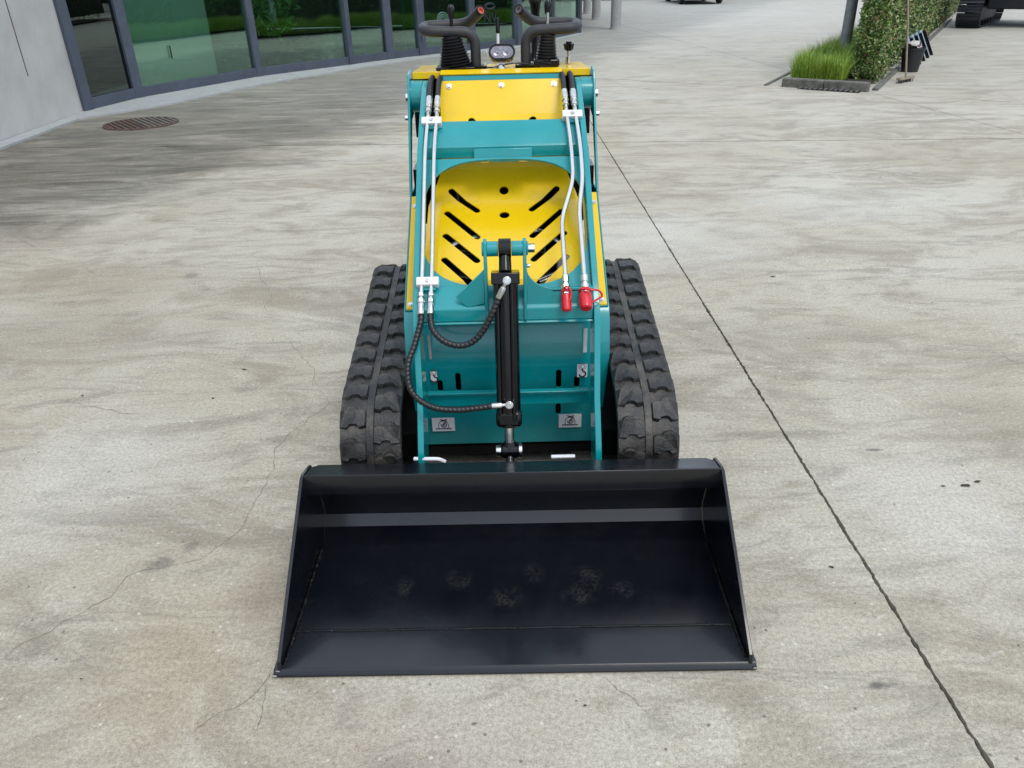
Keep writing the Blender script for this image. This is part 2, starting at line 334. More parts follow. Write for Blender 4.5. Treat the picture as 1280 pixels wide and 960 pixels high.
    def sheet(s, outer, holes, fn, th, lines=()):
        """flat outline with real holes, cut also along constraint lines, mapped by fn(p,q,t) to a plate of thickness th"""
        vs = []; es = []
        def loop(pl):
            k = len(vs); vs.extend(Vector(p) for p in pl); es.extend((k+i, k+(i+1) % len(pl)) for i in range(len(pl)))
        loop(outer)
        for h in holes: loop(h)
        for a, b in lines:
            k = len(vs); vs.extend((Vector(a), Vector(b))); es.append((k, k+1))
        V, E_, Fc, *_ = delaunay_2d_cdt(vs, es, [], 0, 1e-6)
        def inside(p, pl):
            c = False; n = len(pl)
            for i in range(n):
                x1, y1 = pl[i]; x2, y2 = pl[(i+1) % n]
                if (y1 > p[1]) != (y2 > p[1]) and p[0] < (x2-x1)*(p[1]-y1)/(y2-y1)+x1: c = not c
            return c
        tris = []
        for f in Fc:
            c = sum((V[i] for i in f), Vector((0, 0)))/len(f)
            if inside(c, outer) and not any(inside(c, h) for h in holes): tris.append(tuple(f))
        n = len(V); cnt = {}
        for f in tris:
            for i in range(len(f)):
                e = (f[i], f[(i+1) % len(f)]); cnt[e] = 1
        bd = [e for e in cnt if (e[1], e[0]) not in cnt]
        s.add([fn(p.x, p.y, 0) for p in V]+[fn(p.x, p.y, th) for p in V],
              [f[::-1] for f in tris]+[tuple(i+n for i in f) for f in tris]+[(a, b, b+n, a+n) for a, b in bd])
    def mesh(s, name):
        me = bpy.data.meshes.new(name); me.from_pydata([tuple(v+s.off) for v in s.v], [], s.f); me.update(); return me
def fix(me):
    bm = bmesh.new(); bm.from_mesh(me); bmesh.ops.recalc_face_normals(bm, faces=bm.faces)
    loose = [v for v in bm.verts if not v.link_faces]; bmesh.ops.delete(bm, geom=loose, context='VERTS')
    bm.to_mesh(me); bm.free()
def link(name, mb, m, parent=None, bev=0, smooth=35, fixn=True):
    me = mb.mesh(name) if isinstance(mb, MB) else mb
    if fixn: fix(me)
    if not me.materials: me.materials.append(m)
    if smooth:
        me.shade_smooth(); me.set_sharp_from_angle(angle=R(smooth))
    o = bpy.data.objects.new(name, me); S.collection.objects.link(o)
    if parent: o.parent = parent
    if bev:
        b = o.modifiers.new('bevel', 'BEVEL'); b.width = bev; b.segments = 2; b.limit_method = 'ANGLE'; b.angle_limit = R(40)
    return o
def struct(name, mb, m, **k):
    o = link(name, mb, m, **k); o['kind'] = 'structure'; return o
def copy_tree(o, parent=None):
    c = o.copy(); S.collection.objects.link(c)
    if parent: c.parent = parent
    for ch in [x for x in S.objects if x.parent == o]: copy_tree(ch, c)
    return c
def fillet(P, r, n=6):
    P = [Vector(p) for p in P]; out = [P[0]]
    for i in range(1, len(P)-1):
        a, b, c = P[i-1], P[i], P[i+1]; u = (a-b); v = (c-b); q = min(r, u.length*.49, v.length*.49)
        p0 = b+u.normalized()*q; p1 = b+v.normalized()*q
        for k in range(n+1):
            t = k/n; out.append(p0*(1-t)**2+b*2*t*(1-t)+p1*t*t)
    out.append(P[-1]); return out
def catmull(P, n=8):
    P = [Vector(p) for p in P]; P = [P[0]*2-P[1]]+P+[P[-1]*2-P[-2]]; out = []
    for i in range(1, len(P)-2):
        a, b, c, d = P[i-1:i+3]
        for k in range(n):
            t = k/n; out.append(.5*((2*b)+(c-a)*t+(2*a-5*b+4*c-d)*t*t+(3*b-a-3*c+d)*t**3))
    out.append(P[-2]); return out
def resample(P, step):
    out = [P[0]]; 
    for i in range(len(P)-1):
        L = (P[i+1]-P[i]).length; n = max(1, round(L/step))
        for k in range(1, n+1): out.append(P[i].lerp(P[i+1], k/n))
    return out
def slot(a, b, r, n=7):
    a = Vector(a); b = Vector(b); d = (b-a); ang = math.atan2(d.y, d.x); out = []
    for i in range(n): t = ang+math.pi/2+math.pi*i/(n-1); out.append(tuple(a+Vector((math.cos(t), math.sin(t)))*r))
    for i in range(n): t = ang-math.pi/2+math.pi*i/(n-1); out.append(tuple(b+Vector((math.cos(t), math.sin(t)))*r))
    return out
def circ(c, r, n=16): return [(c[0]+math.cos(2*math.pi*i/n)*r, c[1]+math.sin(2*math.pi*i/n)*r) for i in range(n)]
class Path2:      # profile in (y,z) with arc length parameter
    def __init__(s, pts):
        s.p = [Vector(q) for q in pts]; s.s = [0]
        for i in range(1, len(pts)): s.s.append(s.s[-1]+(s.p[i]-s.p[i-1]).length)
    def s_of_y(s, y):
        for i in range(len(s.p)-1):
            y0, y1 = s.p[i].x, s.p[i+1].x
            if min(y0, y1)-1e-6 <= y <= max(y0, y1)+1e-6 and abs(y1-y0) > 1e-6:
                return s.s[i]+(y-y0)/(y1-y0)*(s.s[i+1]-s.s[i])
        return s.s[-1]
    def fn(s, x, q, t):   # q = arc length, t = offset along normal
        n = len(s.p)
        i = 0
        while i < n-2 and q > s.s[i+1]+1e-7: i += 1
        u = (q-s.s[i])/(s.s[i+1]-s.s[i]); p = s.p[i].lerp(s.p[i+1], u)
        def nrm(j): d = (s.p[j+1]-s.p[j]).normalized(); return Vector((d.y, -d.x))
        nn = nrm(i)
        if u < 1e-5 and i > 0: nn = (nn+nrm(i-1)); nn = nn/ nn.length_squared*2 if nn.length > .1 else nn
        elif u > 1-1e-5 and i < n-2: nn = (nn+nrm(i+1)); nn = nn/nn.length_squared*2 if nn.length > .1 else nn
        p = p+nn*t
        return (x, p.x, p.y)
    def lines(s, x0, x1): return [((x0, q), (x1, q)) for q in s.s[1:-1]]
def bendsheet(mb, path, x0, x1, th, outer=None, holes=()):
    P = Path2(path); outer = outer or [(x0, 0), (x1, 0), (x1, P.s[-1]), (x0, P.s[-1])]
    mb.sheet(outer, holes, P.fn, th, P.lines(x0-.01, x1+.01)); return P

# ================================================================== GROUND
g = MB(); g.add([(-400, -300, -.02), (400, -300, -.02), (400, 500, -.02), (-400, 500, -.02)], [(0, 1, 2, 3)])
struct('ground', g, GROUND, smooth=0)
def clip(poly, a, b, keep):       # keep left (+1) or right (-1) of the line a->b
    out = []; d = (b[0]-a[0], b[1]-a[1])
    def sd(p): return keep*(d[0]*(p[1]-a[1])-d[1]*(p[0]-a[0]))
    for i in range(len(poly)):
        p, q = poly[i], poly[(i+1) % len(poly)]; sp, sq = sd(p), sd(q)
        if sp >= 0: out.append(p)
        if sp*sq < 0: t = sp/(sp-sq); out.append((p[0]+(q[0]-p[0])*t, p[1]+(q[1]-p[1])*t))
    return out
polys = [[(-70, -25), (70, -25), (70, 90), (-70, 90)]]
def split(polys, a, b, cond=lambda c: True):
    out = []
    for p in polys:
        c = (sum(q[0] for q in p)/len(p), sum(q[1] for q in p)/len(p))
        if not cond(c): out.append(p); continue
        for k in (1, -1):
            r = clip(p, a, b, k)
            if len(r) > 2: out.append(r)
    return out
polys = split(polys, (.988, 1.022), (.928, 7.968))
polys = split(polys, (.90, 7.572), (4.79, 7.283))
polys = split(polys, (.856, 12.675), (3.536, 10.87), lambda c: c[1] > 7.4)
polys = split(polys, (4.617, 10.31), (4.9, 7.462), lambda c: c[0] > 1 and c[1] > 6)
polys = split(polys, (.9, 1), (1, -6.4), lambda c: False)
yard = bpy.data.objects.new('yard_pavement', None); S.collection.objects.link(yard); yard['kind'] = 'structure'
HJ = .0055
for p in polys:
    n = len(p); area = sum(p[i][0]*p[(i+1) % n][1]-p[(i+1) % n][0]*p[i][1] for i in range(n))
    if area < 0: p = p[::-1]
    P = [Vector(q) for q in p]; out = []
    ins = []
    def half(d): return .0048 if abs(d.y) > abs(d.x) else .011
    for i in range(n):
        a, b, c = P[i-1], P[i], P[(i+1) % n]; d1 = (b-a).normalized(); d2 = (c-b).normalized()
        n1 = Vector((-d1.y, d1.x)); n2 = Vector((-d2.y, d2.x)); h1_, h2_ = half(d1), half(d2); det = n1.x*n2.y-n1.y*n2.x
        ins.append(b+(Vector(((h1_*n2.y-h2_*n1.y)/det, (n1.x*h2_-n2.x*h1_)/det)) if abs(det) > .05 else n1*h1_))
    for i in range(n):
        a, b = ins[i], ins[(i+1) % n]; d = (b-a); L = d.length; d.normalize(); nn = Vector((-d.y, d.x)); s = 0
        while s < L:
            q = a+d*s; near = abs(q.x) < 9 and -1 < q.y < 13
            if near and 0 < s < L-.03:
                j = noise.noise((q.x*9, q.y*9, i))*.0022+noise.noise((q.x*60, q.y*60, i))*.0045+random.uniform(-.0009, .0009)
                chip = max(0, noise.noise((q.x*14, q.y*14, 3.3))-.45)*.014
                q = q+nn*max(-.0035, j+chip)
            out.append(q); s += (.009 if abs(q.x-1) < .6 and q.y < 4 else .018) if near else 1.5
    mb = MB(); k = len(out); mb.add([(q.x, q.y, 0) for q in out]+[(q.x, q.y, -.0195) for q in out],
        [tuple(range(k))]+[(i, k+i, k+(i+1) % k, (i+1) % k) for i in range(k)])
    o = link('slab', mb, CONC, yard, smooth=0, fixn=False)

# hairline cracks that run across the slabs: thin open lines with a wandering edge
CRK = mat('crack_dirt', (.17, .155, .125), .95, noise_scale=80, noise_amt=.5)
for li, ln_ in enumerate([[(-0.786, 4.119), (-0.995, 4.176), (-1.248, 4.226), (-1.39, 4.269), (-1.519, 4.256), (-1.832, 4.289), (-2.118, 4.293), (-2.356, 4.315)], [(-1.452, 4.251), (-1.41, 4.115), (-1.31, 3.933), (-1.24, 3.753), (-1.251, 3.679), (-1.23, 3.572)], [(-1.063, 3.292), (-0.987, 3.165), (-0.904, 3.029), (-0.838, 2.917), (-0.826, 2.787)], [(-0.786, 2.799), (-0.763, 2.702), (-0.724, 2.634), (-0.765, 2.549), (-0.79, 2.49), (-0.819, 2.434), (-0.856, 2.325), (-0.832, 2.219), (-0.828, 2.111), (-0.837, 2.002), (-0.847, 1.877), (-0.884, 1.801), (-0.922, 1.736), (-1.062, 1.699), (-1.109, 1.673), (-1.118, 1.588), (-1.153, 1.546), (-1.211, 1.499), (-1.301, 1.38)], [(-2.515, 4.349), (-2.415, 4.238), (-2.324, 4.163), (-2.366, 4.316)], [(-3.248, 4.952), (-3.1, 4.825), (-2.979, 4.706)], [(-2.789, 4.507), (-2.657, 4.422)], [(-1.804, 2.713), (-1.704, 2.669), (-1.586, 2.638), (-1.533, 2.603), (-1.44, 2.593)], [(-2.65, 6.782), (-2.532, 6.502), (-2.423, 6.273)], [(-0.609, 1.343), (-0.612, 1.293), (-0.624, 1.25), (-0.65, 1.229), (-0.666, 1.218), (-0.751, 1.154)], [(-0.612, 1.293), (-0.601, 1.235), (-0.598, 1.172), (-0.591, 1.142)], [(0.2, 1.272), (0.226, 1.254), (0.251, 1.228), (0.266, 1.194), (0.298, 1.177)], [(2.063, 2.951), (2.125, 2.814)], [(-2.014, 5.399), (-1.892, 5.229)], [(-2.125, 5.99), (-1.801, 5.911)]]):
    pp = resample([Vector((x, y, 0)) for x, y in ln_], .012); mb = MB(); wd_ = .0009*(1+.12*ln_[0][1])
    for i, q in enumerate(pp):
        d = (pp[min(i+1, len(pp)-1)]-pp[max(i-1, 0)]).normalized(); nn = Vector((-d.y, d.x, 0))
        jt = noise.noise((q.x*18, q.y*18, li))*.014+noise.noise((q.x*70, q.y*70, li))*.005
        w_ = wd_*(.35+1.1*abs(noise.noise((q.x*25, q.y*25, 9)))*1.6)*min(1, i/4+.2, (len(pp)-1-i)/4+.2)
        mb.v += [q+nn*(jt-w_)+Vector((0, 0, .0009)), q+nn*(jt+w_)+Vector((0, 0, .0009))]
    mb.f = [(2*i, 2*i+1, 2*i+3, 2*i+2) for i in range(len(pp)-1)]
    link('crack', mb, CRK, yard, smooth=0, fixn=False)

# kerb strips at the building foot
A = (-5.29, 10.24); B = (-5.07, 11.27); C = (-4.0, 13.42); D = (-2.76, 14.87); E_ = (-2.16, 15.68); G = (-1.6, 16.2); H_ = (.30, 17.9); I_ = (1.12, 19.44); J = (1.86, 20.9)
mb = MB(); ptsO = [(-5.02, 5), (-5.041, 7.9), (-5.08, 9.63), (-4.373, 10.67), (-3.659, 12.487), (-2.497, 14.328), (-1.45, 15.75), (.5, 17.55), (1.3, 19.2), (2.05, 20.75)]
ptsI = [(-5.24, 5), (-5.23, 8.2), A, B, C, D, G, H_, I_, J]
k = len(ptsO)
mb.add([(x, y, z) for z in (-.01, .022) for x, y in ptsO+ptsI], [])
fs = []
for i in range(k-1):
    a, b, c, d = i, i+1, k+i+1, k+i
    fs += [(a, b, c, d), (a+2*k, b+2*k, c+2*k, d+2*k), (a, b, b+2*k, a+2*k)]
mb.f += fs
struct('kerb_strip', mb, KERB, smooth=0)

# ================================================================== OFFICE BUILDING
bld = thing('office_building', 'pale cast concrete building with a curved green glass front in dark blue grey frames', 'building', (A[0], A[1], 0))
ob = (-A[0], -A[1], 0)
mb = MB(ob)
# concrete wall in front of the glass, with formwork slit recess as separate panels
wy = [-14, 2.4, 5.1, 7.75, 10.22]
for i in range(4):
    p = MB(ob); x0 = -5.23-.06*(max(0, wy[i]-8)/2.2); x1 = -5.23-.06*(max(0, wy[i+1]-8)/2.2)
    p.prism([(x0-.30, wy[i]+.004), (x0, wy[i]+.004), (x1, wy[i+1]-.004), (x1-.30, wy[i+1]-.004)], 0, 4.2, 'z')
    link('wall_panel', p, WALLC, bld, bev=.006, smooth=0)
p = MB(ob); p.prism([(-5.45, 2), (-5.40, 2), (-5.42, 10.2), (-5.47, 10.2)], 0, 4.0, 'z'); link('joint_backing', p, DARK, bld, smooth=0)
p = MB(ob); p.box((-5.264, 9.15, 2.0), (.012, .007, 2.9)); link('wall_slit', p, RUST, bld, smooth=0)
def seg_pt(a, b, t): return (a[0]+(b[0]-a[0])*t, a[1]+(b[1]-a[1])*t)
def mull(p, a, b, wd, dp=.10, h=3.1):
    m = MB(ob); d = Vector((b[0]-a[0], b[1]-a[1], 0)).normalized(); n = Vector((-d.y, d.x, 0))
    M = Matrix((d, n, Vector((0, 0, 1)))).transposed()
    m.box((p[0], p[1], h/2+.02), (wd, dp, h), M); return link('mullion', m, FRAME, bld, bev=.004, smooth=0)
def rail(a, b, z, h, dp=.08, nm='frame_rail'):
    m = MB(ob); A3 = Vector((a[0], a[1], z)); B3 = Vector((b[0], b[1], z))
    m.beam(A3, B3, dp, h, (0, 0, 1)) if False else None
    d = (B3-A3); L = d.length; d.normalize(); n = Vector((-d.y, d.x, 0)); M = Matrix((d, n, Vector((0, 0, 1)))).transposed()
    m.box((A3+B3)/2, (L, dp, h), M); return link(nm, m, FRAME, bld, bev=.003, smooth=0)
def pane(a, b, z0, z1, m=GLASS):
    mb = MB(ob); A3 = Vector((a[0], a[1], 0)); B3 = Vector((b[0], b[1], 0)); d = (B3-A3).normalized(); n = Vector((-d.y, d.x, 0)); L = (B3-A3).length
    M = Matrix((d, n, Vector((0, 0, 1)))).transposed(); c = (A3+B3)/2
    mb.box((c.x, c.y, (z0+z1)/2), (L-.02, .008, z1-z0), M)
    return link('pane', mb, m, bld, smooth=0)
fac = [(A, B, GLASSD), (B, C, GLASS), (C, D, GLASS), (D, E_, GLASS), (E_, G, GLASS), (G, H_, GLASS), (H_, I_, GLASS), (I_, J, GLASS)]
for i, (a, b, gm) in enumerate(fac):
    rail(a, b, .085, .13, .085); rail(a, b, 3.08, .12, .085); pane(a, b, .15, 3.02, gm)
for (p, a, b, wd) in ((A, A, B, .16), (B, B, C, .15), (C, C, D, .11), (D, D, E_, .10), (E_, E_, G, .16), (G, E_, G, .17), (H_, H_, I_, .20), (I_, I_, J, .08), (J, I_, J, .10)):
    mull(p, a, b, wd, .13)
mull(seg_pt(G, H_, .5), G, H_, .14, .12)
# inner frames, hinges and handle of the glass door next to the machine
for z in (.35, 1.1, 2.0):
    m = MB(ob); m.cyl((G[0]+.05, G[1]-.09, z-.05), (G[0]+.05, G[1]-.09, z+.05), .018, 10); link('hinge', m, FRAME, bld)
m = MB(ob); q = seg_pt(B, C, .30); m.tube([(q[0]+.02, q[1]-.012, .45), (q[0]+.02, q[1]-.012, .62)], .009, 8); link('door_pull', m, BLK, bld)
# roof slab and canopy on columns
m = MB(ob); m.prism([(-14, -14), (-5.2, -14), (-5.2, 10), (-4.95, 11.4), (-3.85, 13.4), (-2.6, 14.85), (-1.5, 16.1), (.5, 17.8), (3.3, 20.5), (3.6, 33), (-14, 33)], 3.15, 3.75, 'z')
link('roof_slab', m, WALLC, bld, bev=.01, smooth=0)
m = MB(ob); m.prism([(-14, 10.4), (-5.5, 10.4), (-5.2, 11.4), (-4.1, 13.5), (-2.8, 15), (-1.7, 16.3), (.2, 18), (1.0, 19.5), (1.75, 20.9), (1.75, 32), (-14, 32)], -.01, .03, 'z')
link('interior_floor', m, INFLOOR, bld, smooth=0)
m = MB(ob); m.box((-9, 24, 1.6), (.2, 16, 3.1)); m.box((-4, 25, 1.6), (11, .2, 3.1)); link('interior_wall', m, INWALL, bld, smooth=0)
m = MB(ob)    # pale screen standing right behind the second pane
a = (-5.22, 11.35); b = (-4.50, 13.0)
m.prism([a, (a[0]-.04, a[1]+.02), (b[0]-.04, b[1]+.02), b], .03, 2.6, 'z'); link('screen', m, PLASTER, bld, smooth=0)
m = MB(ob); q = []      # green pleated curtain by the end panes
for i in range(60):
    t = i/59; q.append((.45+1.2*t-.35+math.sin(i*1.3)*.03, 18.3+2.3*t+.15+math.cos(i*1.3)*.03))
for i in range(59):
    m.add([(*q[i], .1), (*q[i+1], .1), (*q[i+1], 2.95), (*q[i], 2.95)], [(0, 1, 2, 3)])
link('curtain', m, CURT, bld, smooth=0)
m = MB(ob); q = []
for i in range(40):
    t = i/39; q.append((-1.95+.4*t+math.sin(i*1.3)*.02, 16.35+.4*t+math.cos(i*1.3)*.02))
for i in range(39):
    m.add([(*q[i], .1), (*q[i+1], .1), (*q[i+1], 2.95), (*q[i], 2.95)], [(0, 1, 2, 3)])
link('curtain', m, CURT, bld, smooth=0)
# end wall under the canopy beyond the glass
m = MB(ob); m.box((1.6, 26, 1.57), (.25, 9.6, 3.1)); link('wall', m, WALLC, bld, smooth=0)
# sign on the glass: rings and two letters
dirGH = Vector((H_[0]-G[0], H_[1]-G[1], 0)).normalized(); nGH = Vector((dirGH.y, -dirGH.x, 0))
LG = mat('sign_print_pale', (.16, .30, .25), .6); LD = mat('sign_print_dark', (.008, .02, .022), .6)
def on_glass(t, z, out=.012): q = seg_pt(G, H_, t); return Vector((q[0], q[1], z))+nGH*out
m = MB(ob); cc = on_glass(.22, .62)
for rr in (.05, .09, .13):
    pts = [cc+dirGH*math.cos(a_)*rr+Vector((0, 0, 1))*math.sin(a_)*rr for a_ in [i*math.pi/12 for i in range(25)]]
    m.tube(pts, .006, 5, cap=False)
link('ring_logo', m, LG, bld, smooth=0)
m = MB(ob); cc = on_glass(.70, .80)
pts = [cc+dirGH*math.cos(a_)*.12+Vector((0, 0, 1))*math.sin(a_)*.05 for a_ in [i*math.pi/10 for i in range(21)]]
m.tube(pts, .022, 5, cap=False); link('oval_logo', m, LD, bld, smooth=0)
tx = bpy.data.curves.new('sign_letters', 'FONT'); tx.body = 'NV'; tx.size = .26; tx.extrude = .002; tx.align_x = 'CENTER'
to = bpy.data.objects.new('sign_letters_source', tx); S.collection.objects.link(to)
dg = bpy.context.evaluated_depsgraph_get(); me = bpy.data.meshes.new_from_object(to.evaluated_get(dg)); bpy.data.objects.remove(to)
me.materials.clear(); me.materials.append(LD)
to = bpy.data.objects.new('sign_letters', me); S.collection.objects.link(to); to.parent = bld
cc = on_glass(.70, .50)
to.matrix_local = Matrix.Translation(cc+Vector(ob)) @ Matrix((dirGH, Vector((0, 0, 1)), nGH)).transposed().to_4x4()

# columns
for i, (x, y, r, lab) in enumerate(((2.93, 22.05, .135, 'nearest and widest looking of the three round grey concrete columns past the glass end'),
                      (2.88, 26.3, .135, 'middle one of the three round grey concrete columns past the glass end'),
                      (2.93, 29.7, .135, 'farthest round grey concrete column, half hidden by the glass corner'))):
    t = thing('concrete_column', lab, 'column', (x, y, 0), group='columns under the building edge')
    m = MB(); m.cyl((0, 0, 0), (0, 0, 3.14), r, 28); link('shaft', m, COLM, t)
    m = MB(); m.lathe((0, 0, 0), (0, 0, 1), [(r+.012, -.01), (r+.012, .03), (r+.002, .04)], 28); link('collar', m, KERB, t)

# manhole cover
mh = thing('manhole_cover', 'round rusty ribbed iron manhole cover in the concrete by the concrete wall', 'manhole cover', (-4.19, 9.25, 0), R(38)); mh.scale = (.86, .86, 1)
m = MB(); m.lathe((0, 0, 0), (0, 0, 1), [(.475, -.01), (.475, .012), (.44, .014), (.44, .003), (.0, .003)], 48); link('rim', m, RUST, mh)
m = MB(); m.lathe((0, 0, .0035), (0, 0, 1), [(.438, 0), (.438, .001), (0, .001)], 40); link('pit', m, DARK, mh)
for i in range(13):
    x = -.40+.0667*i; h = math.sqrt(.43**2-x*x)
    m = MB(); m.box((x, 0, .009), (.045, 2*h, .012)); o = link('rib', m, RUSTL if i > 5 else RUST, mh, bev=.003, smooth=0)

# ---------------- foliage helpers
def leafcloud(n, sampler, size, m, name, parent, up=.3, aspect=.5, off=(0, 0, 0)):
    vs = []; fs = []
    for i in range(n):
        p, nn = sampler(); s = size*random.uniform(.6, 1.3)
        d = Vector((random.gauss(0, 1), random.gauss(0, 1), random.gauss(0, 1)+up)).normalized()
        nr = (Vector(nn)+Vector((random.gauss(0, .6), random.gauss(0, .6), random.gauss(.2, .6)))).normalized()
        sd_ = d.cross(nr)
        if sd_.length < .1: continue
        sd_.normalize(); sd_ *= s*aspect*.5; k = len(vs); p = Vector(p)+Vector(off); fold = nr*s*.10
        vs += [p, p+d*s*.5+sd_+fold, p+d*s, p+d*s*.5-sd_+fold]; fs += [(k, k+1, k+2), (k, k+2, k+3)]
    me = bpy.data.meshes.new(name); me.from_pydata([tuple(v) for v in vs], [], fs); me.materials.append(m)
    o = bpy.data.objects.new(name, me); S.collection.objects.link(o); o.parent = parent; return o

# interior plants
def potted_palm(x, y, label, h, n):
    t = thing('potted_palm', label, 'plant', (x, y, .03))
    m = MB(); m.lathe((0, 0, 0), (0, 0, 1), [(.16, 0), (.22, .36), (.235, .37), (.235, .40), (.2, .40), (.19, .34), (0, .34)], 20); link('pot', m, PAIL, t)
    m = MB(); m.tube([(0, 0, .3), (.02, .01, h*.3), (-.02, .02, h*.55), (0, 0, h*.62)], .03, 8, rf=lambda s, a: .035-.008*s+.004*math.sin(s*60)); link('trunk', m, BARK, t)
    for i in range(n):
        a = i*2.4; el = random.uniform(-.2, 1.1); L = random.uniform(.6, .9); z0 = h*random.uniform(.35, .62)
        d = Vector((math.cos(a)*math.cos(el), math.sin(a)*math.cos(el), math.sin(el))); pts = []
        for k in range(8):
            u = k/7; pts.append(Vector((0, 0, z0))+d*L*u+Vector((0, 0, -.55*L*u*u)))
        mb = MB(); mb.tube(pts, .005, 4)
        for k in range(1, 8):
            tn = (pts[k]-pts[k-1]).normalized(); sdv = tn.cross(Vector((0, 0, 1))); 
            if sdv.length < .05: sdv = Vector((1, 0, 0))
            sdv.normalize()
            for sg in (-1, 1):
                for q in (0, .5):
                    b0 = pts[k-1].lerp(pts[k], q); l = .20*math.sin(math.pi*min(.95, (k+q)/8)+.2)+.04
                    e = b0+(sdv*sg*.8+tn*.7+Vector((0, 0, -.35)))*l; mid = b0.lerp(e, .45)+Vector((0, 0, .01))
                    mb.add([b0, mid+tn*.013, e, mid-tn*.013], [(0, 1, 2), (0, 2, 3)])
        link('frond', mb, PALML, t, smooth=0, fixn=False)
potted_palm(-4.55, 14.25, 'tall potted palm with hanging fronds behind the second glass pane', 2.6, 16)
t = thing('potted_shrub', 'bushy leafy shrub in a low pot behind the glass between palm and mullion', 'plant', (-3.95, 14.5, .03))
m = MB(); m.lathe((0, 0, 0), (0, 0, 1), [(.2, 0), (.27, .42), (.28, .45), (.24, .45), (.23, .4), (0, .4)], 20); link('pot', m, PAIL, t)
for i in range(5):
    m = MB(); m.tube([(0, 0, .4), (.1*math.cos(i*1.3), .1*math.sin(i*1.3), .9), (.25*math.cos(i*1.3), .25*math.sin(i*1.3), 1.5)], .012, 6); link('stem', m, BARK, t)
def smp():
    while True:
        p = Vector((random.uniform(-1, 1), random.uniform(-1, 1), random.uniform(-1, 1)))
        if p.length < 1 and noise.noise(p*2.2) > -.15: return Vector((p.x*.55, p.y*.55, 1.25+p.z*.75)), p
leafcloud(1600, smp, .16, PALML, 'foliage', t, aspect=.35)

# ================================================================== HEDGE, GRASS, POLE, KERB
h0 = Vector((4.99, 11.02, 0)); h1 = Vector((15.5, 28.7, 0)); hd = (h1-h0).normalized(); hn = Vector((hd.y, -hd.x, 0)); HL = (h1-h0).length
hed = thing('clipped_hedge', 'long clipped hedge of small green and reddish leaves beside the yard lane', 'hedge', tuple(h0))
HH = 2.3; HW = .30
def hs():
    r = random.random()
    a = random.random()**1.9*HL
    if r < .66: p = hd*a+hn*(0); nn = hn; w_ = 0; z = random.uniform(.04, HH)
    elif r < .80: p = hd*0; w_ = random.uniform(0, HW); nn = -hd; z = random.uniform(.08, HH); a = 0
    elif r < .90: w_ = HW; p = hd*a; nn = -hn; z = random.uniform(.08, HH)
    else: w_ = random.uniform(0, HW); p = hd*a; nn = Vector((0, 0, 1)); z = HH
    q = hd*a-hn*w_+Vector((0, 0, z))
    b = noise.noise(q*1.6)*.10+noise.noise(q*5)*.09
    q = q+nn*(b-random.random()**2*.12)
    return q, nn
o = leafcloud(76000, hs, .052, HEDGE, 'foliage', hed); o['kind'] = 'stuff'
m = MB(); c = hd*HL/2-hn*HW/2
m.box((c.x, c.y, HH/2+.05), (HL-.3, HW-.14, HH-.25), Matrix((hd, Vector((-hd.y, hd.x, 0)), Vector((0, 0, 1)))).transposed())
link('leaf_core', m, mat('hedge_core', (.012, .018, .008), .95, noise_scale=12, noise_amt=.6), hed, smooth=0)
for i in range(26):
    q = hd*(.15+i*.42)-hn*(HW*.5+random.uniform(-.08, .08)); m = MB()
    m.tube([(q.x, q.y, 0), (q.x+random.uniform(-.05, .05), q.y, .3), (q.x+random.uniform(-.1, .1), q.y+random.uniform(-.1, .1), .7)], .013, 6); link('stem', m, BARK, hed)

# planter kerb: front stone, left edging, right edging
k0 = Vector((3.75, 11.0, 0)); k1 = Vector((4.63, 10.33, 0))
kb = thing('planter_kerb', 'low weathered concrete kerb around the grass and hedge bed', 'kerb', tuple(k1))
ok = tuple(-k1)
def kerbstone(a, b, wd, h, nm='kerbstone'):
    m = MB(ok); a = Vector(a); b = Vector(b); d = (b-a); L = d.length; d.normalize(); n = Vector((-d.y, d.x, 0))
    c = (a+b)/2; m.box((c.x, c.y, h/2-.01), (L-.008, wd, h+.02), Matrix((d, n, Vector((0, 0, 1)))).transposed())
    link(nm, m, OKERB, kb, bev=.012, smooth=0)
mid = k0.lerp(k1, .5); kerbstone(k0, mid, .13, .11); kerbstone(mid, k1, .13, .11)
kr = hd
for i in range(14):
    a = k1+kr*(.12+i*1.0)+hn*.06; kerbstone(a, a+kr*1.0, .07, .035)
l0 = Vector((3.55, 11.1, 0)); ld = hd
for i in range(8):
    a = l0+ld*(i*1.0); kerbstone(a, a+ld*1.0, .05, .02, 'edging')
# drain grate in front of kerb
dr = thing('drain_grate', 'narrow black slotted drain grate in front of the planter kerb', 'drain', (4.3, 10.48, 0))
dv = (k1-k0).normalized(); dn_ = Vector((-dv.y, dv.x, 0)); rm = Matrix((dv, dn_, Vector((0, 0, 1)))).transposed()
c0 = k0.lerp(k1, .58)-dn_*.12
m = MB((-4.3, -10.48, 0)); m.box((c0.x, c0.y, .002), (.78, .10, .006), rm); link('channel', m, DARK, dr, smooth=0)
for i in range(12):
    q = c0+dv*(-.36+i*.065); m = MB((-4.3, -10.48, 0)); m.box((q.x, q.y, .012), (.02, .11, .014), rm); link('bar', m, OKERB, dr, smooth=0)
# bed soil
mb = MB(); b0 = k0+dn_*.05; pts = [k0+Vector((.05, .07, 0)), k1+Vector((-.02, .08, 0)), k1+hd*19, k1+hd*19-hn*1.6, k0+hd*18]
mb.add([(p.x, p.y, .05) for p in pts], [tuple(range(len(pts)))]); struct('planting_bed', mb, SOIL, smooth=0)
